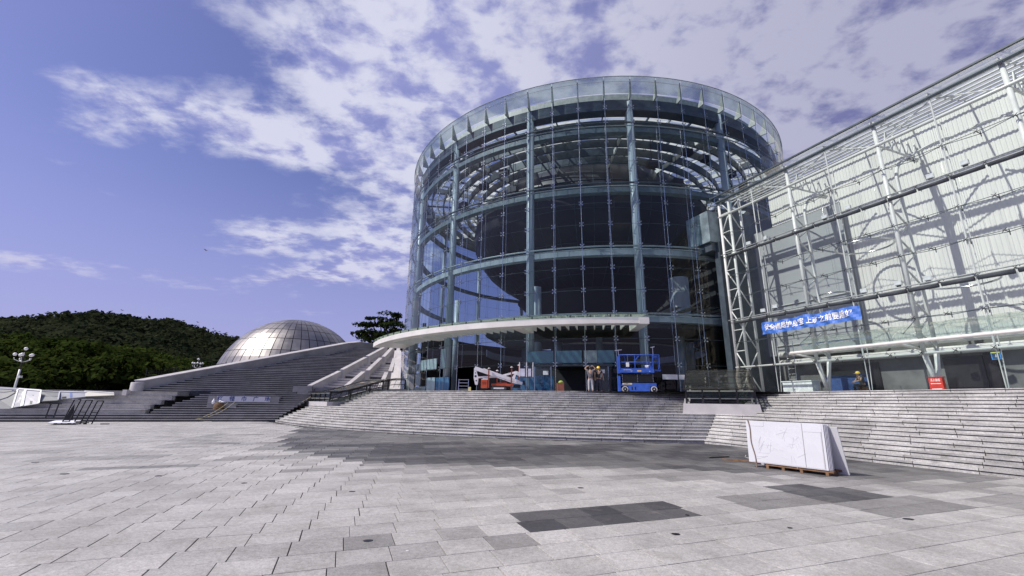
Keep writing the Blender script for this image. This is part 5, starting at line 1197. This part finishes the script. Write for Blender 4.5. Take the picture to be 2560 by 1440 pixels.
# ------------------------------------------------------------------ wooded hill
def q_from(pts_): return [tuple(p) for p in pts_]
def leaf_cards(name, centers, radii, ncard, size, m, tones, seed, flat=.7, parent=None, kind=None):
    g = np.random.default_rng(seed); N = len(centers); C_ = np.repeat(np.array(centers, float), ncard, 0); Rd = np.repeat(np.array(radii, float), ncard, 0); T = np.repeat(np.array(tones, float), ncard)
    n = g.normal(size=(N * ncard, 3)); n[:, 2] = np.abs(n[:, 2]) * 1.0 - .25; n /= np.linalg.norm(n, axis=1)[:, None]
    lob = 1 + .22 * np.sin(n[:, 0] * 5 + C_[:, 0]) * np.sin(n[:, 1] * 6 + C_[:, 1] * 1.7) + .12 * np.sin(n[:, 2] * 9 + C_[:, 0] * 2.1)
    rad = g.uniform(.72, 1.05, N * ncard) * lob
    p = C_ + n * Rd * rad[:, None]
    nn = n + g.normal(size=n.shape) * .55; nn[:, 2] += .35; nn /= np.linalg.norm(nn, axis=1)[:, None]
    r0 = g.normal(size=n.shape); e1 = np.cross(nn, r0); e1 /= np.linalg.norm(e1, axis=1)[:, None]; e2 = np.cross(nn, e1)
    s = size * g.uniform(.55, 1.35, N * ncard)[:, None]; e1 *= s; e2 *= s * g.uniform(.45, .8, N * ncard)[:, None]
    V = np.stack([p - e1 - e2 * .4, p + e1 * .2 - e2, p + e1 + e2 * .4, p - e1 * .2 + e2], 1).reshape(-1, 3)
    me = bpy.data.meshes.new(name); nq = N * ncard
    me.vertices.add(nq * 4); me.vertices.foreach_set('co', V.astype(np.float32).ravel()); me.loops.add(nq * 4); me.loops.foreach_set('vertex_index', np.arange(nq * 4, dtype=np.int32))
    me.polygons.add(nq); me.polygons.foreach_set('loop_start', np.arange(0, nq * 4, 4, dtype=np.int32)); me.polygons.foreach_set('loop_total', np.full(nq, 4, dtype=np.int32)); me.update(calc_edges=True)
    me.attributes.new('tone', 'FLOAT', 'FACE').data.foreach_set('value', np.clip(T + g.normal(size=nq) * .16, 0, 1).astype(np.float32)); me.materials.append(m)
    o = bpy.data.objects.new(name, me); COL.objects.link(o)
    if parent is not None: o.parent = parent; 
    if kind: o['kind'] = kind
    return o
RIDGE = [(-75, .095), (-60, .108), (-50, .104), (-46, .128), (-44, .1367), (-41.5, .1330), (-39, .1335), (-35.8, .1270), (-33.5, .1150), (-32, .1090), (-30, .098), (-26, .080), (-20, .045), (-12, .015), (0, .005)]
def ridge_el(azd): return polycurve(azd, RIDGE) - .008
def hill_z(azd, D):
    top = ridge_el(azd) * 250 - 3.2; f = max(0, min(1, (D - 88) / 162)); f = f * f * (3 - 2 * f) * .55 + f * .45
    if D > 250: f = 1 - ((D - 250) / 260) ** 1.5
    return 1.0 + top * f + 1.2 * (vnoise(azd * .5, D * .06, 2) - .5) * min(1, f * 4)
AZ0, AZ1 = -75, -8; na, nd = 90, 34
hm = MB(); dl = [80 + (250 - 80) * (k / 24) for k in range(25)] + [270, 300, 340, 380, 420, 450, 480, 500, 510]
for a in range(na + 1):
    azd = AZ0 + (AZ1 - AZ0) * a / na
    for D in dl: hm.v.append((D * sin(R(azd)), D * cos(R(azd)), max(-.5, hill_z(azd, D)) if D < 505 else -1))
for a in range(na):
    for d in range(len(dl) - 1):
        i = a * len(dl) + d; hm.f.append((i, i + 1, i + len(dl) + 1, i + len(dl)))
HILLG = mat('hill_undergrowth', (.022, .030, .014), .95, 0, .4, .05); struct('hill', hm, HILLG, True)
LEAFH = leafmat('hill_foliage', (.007, .011, .006), (.050, .060, .030)); LEAFB = leafmat('bright_foliage', (.010, .019, .004), (.058, .080, .018)); LEAFD = leafmat('dark_foliage', (.006, .010, .004), (.034, .050, .014))
cen, rad, ton = [], [], []
g2 = random.Random(3)
for k in range(2300):
    azd = g2.uniform(-60, -19); D = 92 + (258 - 92) * g2.random() ** .8; r = g2.uniform(1.6, 5.2) * (.75 + D / 600)
    x, y = D * sin(R(azd)), D * cos(R(azd)); cen.append((x, y, hill_z(azd, D) + r * .35)); rad.append((r, r, r * g2.uniform(.55, .85)))
    ton.append(.32 + .42 * (vnoise(azd * .45, D * .04, 5) - .5) + g2.uniform(-.30, .30) + max(0, (150 - D) / 170))
o = leaf_cards('hill_woodland', cen, rad, 150, .78, LEAFH, ton, 11, kind='stuff')
# dark cores so that the canopy is not see-through
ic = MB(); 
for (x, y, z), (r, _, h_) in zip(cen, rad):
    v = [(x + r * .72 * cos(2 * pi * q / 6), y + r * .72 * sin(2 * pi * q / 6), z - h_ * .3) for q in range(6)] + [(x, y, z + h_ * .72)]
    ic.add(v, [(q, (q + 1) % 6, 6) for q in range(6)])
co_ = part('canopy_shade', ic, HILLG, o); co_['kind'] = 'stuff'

def limb_tree(name, label, base, hgt, rx, rz_, spread, m, tone_, ncl, ncard, size, group, seed, flat=False):
    g = random.Random(seed); t = thing(name, label, 'tree', base, 0, group); b = MB(); tw = hgt * .022 + .06
    fork = hgt * (.35 if flat else .30); b.path([(0, 0, -.6), (.1, 0, fork * .5), (0, .05, fork)], tw, 8, [tw * 1.25, tw, tw * .85])
    cl, rr = [], []
    for k in range(ncl):
        a = 2 * pi * (k + g.random()) / ncl * 2.4; q = g.random() ** .55
        if flat: top = Vector((rx * q * cos(a), rx * q * sin(a), hgt - rz_ * .7 * (1 - (1 - q * q) * .9) * 1.0 - g.uniform(0, rz_ * .75)))
        else: top = Vector((rx * .75 * q * cos(a), rx * .75 * q * sin(a), fork + (hgt - fork) * (.25 + .70 * g.random() * (1 - .45 * q))))
        cl.append(top); s = rx * spread * g.uniform(.7, 1.3); rr.append((s, s, s * (.34 if flat else .75)))
        if k % (1 if flat else 2) == 0:
            md = Vector((top.x * .45, top.y * .45, fork + (top.z - fork) * .55)); b.path([(0, 0, fork * .9), md, top - Vector((0, 0, .15))], tw * .4, 5, [tw * .5, tw * .3, tw * .1])
    lpart('trunk', b, mat('dark_bark', (.045, .036, .028), .9), t)
    o = leaf_cards('crown', cl, rr, ncard, size, m, [tone_ + g.uniform(-.22, .22) for _ in cl], seed, parent=t)
    return t
# the lone spreading tree behind the rotunda
d_ = R(-16.3); limb_tree('spreading_tree', 'lone dark spreading tree with layered flat branches rising behind the canopy tip', (84 * sin(d_), 84 * cos(d_), 5.0), 13.6, 5.3, 6.6, .25, LEAFD, .42, 58, 105, .24, None, 5, True)
# belt of brighter trees and shrubs below the hill
belt = [(-54, 62, 6.5, 4.2), (-50.6, 60, 4.2, 3.6), (-48.6, 72, 6.8, 4.0), (-46.2, 58, 3.6, 3.2), (-44.6, 66, 6.9, 4.3), (-42.8, 60, 5.4, 3.8), (-40.9, 70, 6.4, 4.0), (-39.6, 62, 3.4, 2.8), (-38.3, 74, 6.2, 3.8), (-36.4, 70, 5.0, 3.2), (-52.4, 78, 8.6, 5.0), (-46.0, 82, 9.0, 5.0), (-42.0, 84, 8.6, 4.6), (-37.4, 86, 7.8, 4.4), (-34.6, 88, 7.6, 4.2), (-32.4, 86, 6.0, 3.6), (-56.5, 70, 7.4, 4.4), (-49.3, 88, 9.6, 5.0), (-39.8, 90, 9.0, 4.6)]
ORD = ('first', 'second', 'third', 'fourth', 'fifth', 'sixth', 'seventh', 'eighth', 'ninth', 'tenth', 'eleventh', 'twelfth')
frow = sorted([x for x in belt if x[1] < 76]); brow = sorted([x for x in belt if x[1] >= 76])
for i, (azd, D, h_, rx) in enumerate(belt):
    p = (D * sin(R(azd)), D * cos(R(azd)), .4); y = D < 76; rw = frow if y else brow
    lab = '%s %s tree from the outer end of the %s row below the hill' % (ORD[rw.index(belt[i])], 'bright green' if y else 'mid green', 'front' if y else 'back')
    limb_tree('broadleaf_tree', lab, p, h_, rx, h_ * .6, .36, LEAFB, (.50 if y else .34) + .3 * (hsh(i, 3) - .5), 30, 170, .27, 'front row of trees below the hill' if y else 'back row of trees below the hill', 40 + i)
# trees that stand out along the ridge
for i, (px, py, h_, rx, fl_, lab) in enumerate(((232, 791, 5.5, 3.6, 1, 'small flat topped tree standing alone on the bare crest of the hill'), (308, 800, 6.0, 4.4, 1, 'dark rounded tree pair nearer the middle of the hill crest'), (338, 801, 5.4, 3.6, 1, 'lower dark tree beside the rounded pair on the hill crest'), (398, 803, 6.4, 5.6, 1, 'broad dark tree at the left end of the long crest thicket'), (428, 806, 6.0, 5.6, 1, 'broad dark tree at the right end of the long crest thicket'), (62, 800, 6.2, 5, 1, 'dark wide tree on the crest above the tall lamp'), (10, 797, 6.6, 5, 1, 'dark tree on the crest at the edge of the picture'))):
    d = sight(px, py); azd = math.degrees(math.atan2(d.x, d.y)); D = 250
    p = (D * sin(R(azd)), D * cos(R(azd)), hill_z(azd, D) - .3); limb_tree('crest_tree', lab, p, h_ + 1.2, rx, h_ * .6, .38, LEAFH, .18, 22, 120, .55, 'trees along the hill crest', 80 + i)

# ------------------------------------------------------------------ street lamps with globe clusters
GLB = mat('white_globe_glass', (.86, .86, .84), .25, 0, .03, 2)
def lamp(label, px, D, hgt, z0):
    d = sight(px, 900); k = D / math.hypot(d.x, d.y); t = thing('street_lamp', label, 'street lamp', (d.x * k, d.y * k, z0), 0, 'globe cluster lamps below the hill')
    b = MB(); b.path([(0, 0, 0), (0, 0, hgt * .72)], .07, 10); lpart('lower_post', b, WHITEM, t, True)
    b = MB(); b.path([(0, 0, hgt * .72), (0, 0, hgt)], .05, 10, [.06, .04]); lpart('post', b, BLACKM, t, True)
    b = MB(); b.box((.14, 0, hgt * .60), (.24, .2, .16)); lpart('junction_box', b, WHITEM, t)
    for q in range(6):
        if q == 5: e = Vector((0, 0, hgt + .18)); b = MB(); b.tube((0, 0, hgt - .05), e, .03, 6)
        else:
            a = 2 * pi * q / 5 + .3; e = Vector((.50 * cos(a), .50 * sin(a), hgt - .30)); b = MB(); b.path([(0, 0, hgt - .75), (.28 * cos(a), .28 * sin(a), hgt - .66), (.47 * cos(a), .47 * sin(a), hgt - .56), e - Vector((0, 0, .12))], .032, 6)
        ar = lpart('arm', b, BLACKM if q == 5 else WHITEM, t, True)
        b = MB(); b.lathe([(.125 * cos(R(x)), .125 * sin(R(x))) for x in range(-90, 91, 15)], e + Vector((0, 0, .12)), 14); lpart('globe', b, GLB, ar, True)
lamp('tall globe cluster lamp with a white lower post by the hoarding', 57, 52, 4.7, .3)
lamp('globe cluster lamp rising just behind the concrete parapet', 496, 64, 5.2, .6)
# thin mesh fence behind the parapet end
fn = thing('mesh_fence', 'thin dark mesh fence running behind the rounded end of the parapet', 'fence', L(-3.5, 8.5, 2))
fa, fb = L(-4.0, 9, 0), L(6, 17, 0)
for k in range(7):
    p = fa.lerp(fb, k / 6); b = MB(); b.tube(p + Vector((0, 0, .5)), p + Vector((0, 0, 4.2 + k * .35)), .035, 6); part('post', b, BLACKM, fn)
b = MB()
for k in range(70): p = fa.lerp(fb, k / 69); b.tube(p + Vector((0, 0, 1.0)), p + Vector((0, 0, 4.0 + k / 70 * 2.1)), .008, 3)
for k in range(16): b.tube(fa + Vector((0, 0, 1 + .2 * k)), fb + Vector((0, 0, 1.6 + .3 * k)), .008, 3)
part('wire_mesh', b, BLACKM, fn, kind='stuff')

# ------------------------------------------------------------------ site hoarding dumped on the tiers, left
HOARD = mat('grubby_white_sheet', (.33, .34, .37), .5, 0, .12, .8, dirt=.4); HGREY = mat('pale_grey_sheet', (.27, .28, .265), .6, 0, .12, .7, dirt=.35); HFRM = mat('white_trim', (.50, .51, .54), .5, 0, .08, 1)
def hp_(px, py, D, _o=0.0): D = D + _o; d = sight(px, py); k = D / math.hypot(d.x, d.y); return Vector((d.x * k, d.y * k, EYE + d.z * k))
def sheet(label, q, th, m_, trims=(), inset=()):
    A = [hp_(*x) for x in q]; nrm = (A[1] - A[0]).cross(A[3] - A[0]).normalized(); b = MB(); b.hexa([A[0], A[1], A[1] + nrm * th, A[0] + nrm * th, A[3], A[2], A[2] + nrm * th, A[3] + nrm * th])
    t = tag(part('hoarding_panel', b, m_, None), label, 'panel', 'site hoarding panels piled on the seating tiers')
    f = lambda u, v: (A[0] * (1 - u) + A[1] * u) * (1 - v) + (A[3] * (1 - u) + A[2] * u) * v
    for (u0, v0, u1, v1, wd) in trims:
        b = MB(); b.bar(f(u0, v0) + nrm * (th + .02), f(u1, v1) + nrm * (th + .02), wd, .05, nrm); part('trim', b, HFRM, t)
    for (u0, v0, u1, v1, mm) in inset:
        b = MB(); b.hexa([f(u0, v0) + nrm * (th + .012), f(u1, v0) + nrm * (th + .012), f(u1, v0) + nrm * th, f(u0, v0) + nrm * th, f(u0, v1) + nrm * (th + .012), f(u1, v1) + nrm * (th + .012), f(u1, v1) + nrm * th, f(u0, v1) + nrm * th]); part('grille', b, mm, t)
    return t
DKG = mat('dark_grey_grille', (.05, .052, .06), .6)
sheet('leaning grey hoarding panel with a dark grille, at the outer end of the pile', [(-60, 1034, 47.2), (33, 1021, 46.15), (47, 974, 47.5), (-50, 968, 48.6)], .06, HGREY, [(1, 0, 1, 1, .10), (0, 1, 1, 1, .14)], [(.45, .25, .60, .72, DKG), (.66, .25, .80, .72, DKG)])
sheet('leaning lilac white hoarding panel with a raised white rib between grey panels', [(36, 1020, 46.1), (98, 1010, 45.6), (104, 978, 46.7), (47, 974, 47.5)], .06, HOARD, [(.30, 0, .30, 1, .10), (.36, 0, .36, 1, .05), (0, 1, 1, 1, .12), (1, 0, 1, 1, .08)], [(.62, .05, .72, .65, DKG), (.02, .0, .22, .95, mat('slate_sheet', (.16, .17, .21), .5))])
sheet('flat grey hoarding panel with a dark seam lying beside the lilac white one', [(97, 1005, 45.9), (145, 1002, 45.7), (149, 982, 46.9), (104, 980, 47.1)], .06, HGREY, [(0, .5, 1, .48, .03), (0, 1, 1, 1, .08), (1, 0, 1, 1, .07)])
sheet('low pale hoarding panel with a blue stripe half hidden behind the scaffold frames', [(150, 1000, 46.1), (216, 993, 45.9), (216, 983, 46.4), (149, 981, 47.0)], .06, HOARD, [(0, 1, 1, 1, .10)], [(.38, .1, .47, .9, mat('blue_stripe', (.10, .16, .38), .5)), (.08, .05, .24, .3, mat('mossy_patch', (.05, .05, .02), .9))])
sheet('long low cream hoarding strip lying along the top tier', [(214, 992, 45.9), (286, 989, 44.6), (286, 984, 45.2), (212, 980, 46.6)], .05, mat('cream_sheet', (.42, .41, .36), .6, 0, .1, 1), [(0, 1, 1, 1, .06)])
b = MB(); b.box(hp_(314, 986, 45.6) , (.34, .3, .7)); tag(part('post_stump', b, CONCL, None), 'short pale concrete post stump standing alone on the top tier', 'post')
for (x0, y0, x1, y1, i) in ((-20, 979, 40, 977, 0), (30, 975, 60, 986, 1), (60, 977, 84, 985, 2)):
    b = MB(); b.path([hp_(x0, y0, 47.3), hp_((x0 + x1) / 2, (y0 + y1) / 2 + 3, 47.2), hp_(x1, y1, 47.3)], .03, 6); tag(part('torn_strip', b, HFRM, None), ['bent white strip along the top of the grey hoarding panel', 'bent white strip hooked over the join of two hoarding panels', 'bent dark strip at the end of the lilac white hoarding panel'][i], 'strip')

# ------------------------------------------------------------------ black frames, white board at the stair foot
def fgp(px, py): return gpt(px, py)
fr = thing('scaffold_stack', 'stack of leaning black steel frames standing at the foot of the seating tiers', 'frame', gpt(175, 1060))
a, c = gpt(138, 1061), gpt(216, 1061); ux = (c - a).normalized(); uy = Vector((-ux.y, ux.x, 0))
for k in range(3):
    b = MB(); x0 = a + ux * (.55 * k + .3) + uy * (.12 * k); tp = Vector((0, 0, 1.50 - .04 * k)) + ux * .22 + uy * .25
    b.bar(x0, x0 + tp, .06, .05); b.bar(x0 + ux * .34, x0 + ux * .34 + tp, .06, .05); b.bar(x0 + tp, x0 + ux * .34 + tp, .06, .05); b.bar(x0 + tp * .5, x0 + ux * .34 + tp * .5, .05, .04); b.bar(x0 + tp * .12, x0 + ux * .34 + tp * .12, .05, .04); part('frame_panel', b, BLACKM, fr)
b = MB(); b.bar(a - ux * .2 + Vector((0, 0, .10)), c + ux * .1 + Vector((0, 0, .10)), .06, .06); part('bottom_rail', b, BLACKM, fr)
b = MB(); b.bar(a + ux * .4 + uy * .2 + Vector((0, 0, 1.52)), c - ux * .12 + uy * .35 + Vector((0, 0, 1.52)), .05, .05); part('top_rail', b, HFRM, fr)
for f in (.0, .45, .95):
    p = a.lerp(c, f); b = MB(); b.box(p + Vector((0, 0, .05)), (.12, .12, .10)); part('foot', b, BLACKM, fr)
b = MB(); p = gpt(150, 1056) + uy * .2; b.add([p, p + ux * .55, p + ux * .42 + Vector((0, 0, 1.2)), p + uy * .04, p + ux * .55 + uy * .04, p + ux * .42 + uy * .04 + Vector((0, 0, 1.2))], [(0, 1, 2), (5, 4, 3), (0, 3, 4, 1), (1, 4, 5, 2), (2, 5, 3, 0)]); part('gusset_plate', b, BLACKM, fr)
b = MB(); q = [gpt(117, 1058, .10), gpt(184, 1058, .10), gpt(204, 1052, .16), gpt(140, 1052, .16)]; b.hexa(q + [v + Vector((0, 0, .03)) for v in q]); tag(part('white_sheet', b, WTXT, None), 'white sheet of board lying flat under the black steel frames', 'board')
tr_ = thing('trestle', 'small black two legged trestle frame on the low steps beside the steel frames', 'trestle', L(-7.5, .6, .33))
a = hp_(113, 1047, 41.2); ux2 = Vector((1, .1, 0)).normalized()
a.z = .34
for k in (0, 1):
    b = MB(); b.bar(a + ux2 * .46 * k, a + ux2 * (.46 * k + .10) + Vector((0, 0, .86)), .05, .05); part('leg', b, BLACKM, tr_)
b = MB(); b.bar(a + ux2 * -.0 + Vector((0, 0, .88)), a + ux2 * .72 + Vector((0, 0, .88)), .05, .06); b.bar(a + ux2 * .05 + Vector((0, 0, .1)), a + ux2 * .5 + Vector((0, 0, .1)), .03, .03); part('top_bar', b, BLACKM, tr_)
a, c = gpt(251, 1061), gpt(273, 1061); b = MB(); b.bar(a + Vector((0, 0, .03)), c + Vector((0, 0, .03)), .06, .05); tag(part('steel_bar', b, BLACKM, None), 'short black steel bar lying on the paving before the seating tiers', 'bar')

# ------------------------------------------------------------------ name board, rope, baskets on the stairs
def lpx(px, py, u):                     # point of the photograph on the plane u = const of the left stairs
    d = sight(px, py); o = Vector((0, 0, EYE)); k = (u - (o - LF).dot(LU)) / d.dot(LU); p = o + d * k; return (p - LF).dot(LW), p.z
w0, _ = lpx(519, 1000, 2.6); w1, _ = lpx(697, 1000, 2.6)
b = MB(); b.hexa([L(w0, 2.66, 1.2), L(w1, 2.66, 1.2), L(w1, 4.3, 1.2), L(w0, 4.3, 1.2), L(w0, 2.66, lpx(600, 990, 2.6)[1]), L(w1, 2.66, lpx(600, 990, 2.6)[1]), L(w1, 4.3, lpx(600, 990, 2.6)[1]), L(w0, 4.3, lpx(600, 990, 2.6)[1])])
tag(part('stone_plinth', b, CONC, None), 'long low grey stone plinth set in the dark stairs behind the name board', 'plinth')
w2, _ = lpx(517, 1015, 1.85); w3, _ = lpx(590, 1015, 1.85); zt = lpx(550, 1010, 1.85)[1]
b = MB(); b.hexa([L(w2, 1.85, .6), L(w3, 1.85, .6), L(w3, 3.0, .6), L(w2, 3.0, .6), L(w2, 1.85, zt), L(w3, 1.85, zt), L(w3, 2.3, zt), L(w2, 2.3, zt)])
tag(part('stone_ledge', b, CONC, None), 'lower grey stone ledge under the basket at one end of the name board', 'ledge')
wa, zb_ = lpx(541, 1004, 2.57); wb, zt_ = lpx(676, 992, 2.57)
nb = MB(); nb.hexa([L(wa, 2.57, zb_), L(wb, 2.57, zb_), L(wb, 2.62, zb_), L(wa, 2.62, zb_), L(wa, 2.57, zt_), L(wb, 2.57, zt_), L(wb, 2.62, zt_), L(wa, 2.62, zt_)])
nbo = tag(part('name_board', nb, mat('lilac_white_board', (.60, .60, .68), .5, 0, .05, 1), None), 'long white name board with spaced blue Chinese characters on the dark stairs', 'sign')
BTX = mat('blue_lettering', (.012, .04, .20), .5); hgt_ = (zt_ - zb_) * .92
for k, ch_ in enumerate('红领巾广场'):
    c = L(wa + (wb - wa) * (.055 + .223 * k), 2.563, (zb_ + zt_) / 2); frame_text('lettering', ch_, hgt_, BTX, nbo, c, LW, (0, 0, 1), 0.0, .022)
pb = L((w2 + w3) / 2 - .15, 1.70, zt - .55)
b = MB(); b.lathe([(0, 0), (.22, 0), (.33, .12), (.35, .38), (.27, .62), (.24, .66), (.20, .62), (.0, .60)], pb, 18); bk_ = tag(part('wicker_basket', b, mat('brown_wicker', (.13, .085, .035), .85, 0, .4, 9, .6, 60), None, True), 'round brown wicker basket hanging at the end of the name board', 'basket')
b = MB()
for z in (.1, .2, .3, .4, .5): b.path([pb + Vector((.352 * cos(2 * pi * k / 20) * (1 - abs(z - .28) * .5), .352 * sin(2 * pi * k / 20) * (1 - abs(z - .28) * .5), z)) for k in range(20)], .018, 5, closed=True)
part('wicker_band', b, TIMB, bk_)
b = MB(); c = L(w2 + .28, 2.3, zt); b.lathe([(0, 0), (.11, 0), (.115, .22), (.05, .30), (.03, .40), (0, .41)], c, 14); tag(part('white_bottle', b, WTXT, None, True), 'white plastic canister standing on the stone ledge by the basket', 'canister')
b = MB(); c = L(w2 + .75, 2.3, zt); b.lathe([(0, .0), (.09, .01), (.12, .08), (.09, .15), (0, .17)], c + Vector((0, 0, .12)), 14); b.box(c + Vector((.2, 0, .16)), (.4, .15, .08)); tag(part('white_cloth', b, WTXT, None, True), 'bunched white cloth lying between the canister and the basket', 'cloth')
ROPE = mat('straw_rope', (.48, .42, .26), .9, 0, .2, 8)
b = MB(); s0, s1 = L((w2 + w3) / 2 + .5, 1.7, zt + .05), L((w2 + w3) / 2 + .95, 1.7, zt + .1); e0 = gpt(480, 1054)
for s_, sg_ in ((s0, .35), (s1, .55)): b.path([s_ + (e0 - s_) * (k / 14) + Vector((sg_ * sin(k / 14 * pi) * .5, -.1, -sg_ * sin(k / 14 * pi) * .32 + .06)) for k in range(15)], .016, 5)
b.path([e0 + Vector((-.1, 0, .04)), e0 + Vector((.8, .05, .03)), e0 + Vector((1.5, -.1, .03))], .016, 5); tag(part('rope', b, ROPE, None), 'slack straw coloured rope running from the basket down to the paving', 'rope')
b = MB(); s_ = G2(-2.1, .3, kz2 + .4); e0 = gpt(634, 1054); b.path([s_ + (e0 - s_) * (k / 12) + Vector((0, 0, -.25 * sin(k / 12 * pi) + .03)) for k in range(13)], .016, 5); tag(part('rope', b, ROPE, None), 'taut straw coloured rope running from the far ramp hood down to the paving', 'rope')
c = outline(1.6, 'nose', .30, False); b = MB(); b.lathe([(0, 0), (.07, 0), (.075, .42), (.03, .50), (0, .52)], (c.x, c.y, .80), 14); ex_ = tag(part('extinguisher', b, mat('dull_red_enamel', (.42, .05, .03), .4), None, True), 'small red fire extinguisher standing on the rounded end of the curved stairs', 'extinguisher')
b = MB(); b.lathe([(.03, .50), (.045, .52), (.045, .60), (0, .61)], (c.x, c.y, .80), 10); part('valve', b, BLACKM, ex_)
c = G2(2.55, 3.0, 1.22); b = MB(); b.box(c + Vector((0, 0, .25)), (.55, .3, .10)); b.box(c + Vector((.24, 0, .38)), (.14, .28, .28)); b.box(c + Vector((-.2, 0, .10)), (.05, .25, .2)); b.box(c + Vector((.15, 0, .10)), (.05, .25, .2)); tag(part('hand_cart', b, WTXT, None), 'small white hand cart parked against the dark kerb of the far ramp hood', 'cart')
# birds
for i, (px, py, D, lab) in enumerate(((515, 626, 90, 'tiny dark bird high in the open blue sky'), (495, 806, 120, 'tiny dark bird low over the wooded hill crest'), (306, 776, 130, 'tiny dark bird above the middle of the hill crest'), (890, 842, 80, 'tiny dark bird low beside the spreading tree'))):
    p = hp_(px, py, D); b = MB(); s_ = .32; b.path([p + Vector((-.22, 0, 0)), p, p + Vector((.24, 0, .02))], .05, 6, [.02, .06, .02])
    for q in (-1, 1): b.add([p + Vector((-.08, 0, .02)), p + Vector((.10, 0, .02)), p + Vector((.0, q * .28, .16)), p + Vector((-.12, q * .50, .06)), p + Vector((-.1, q * .2, .08))], [(0, 1, 2, 3, 4)])
    tag(part('bird', b, HAIR, None), lab, 'bird', 'birds in the sky')
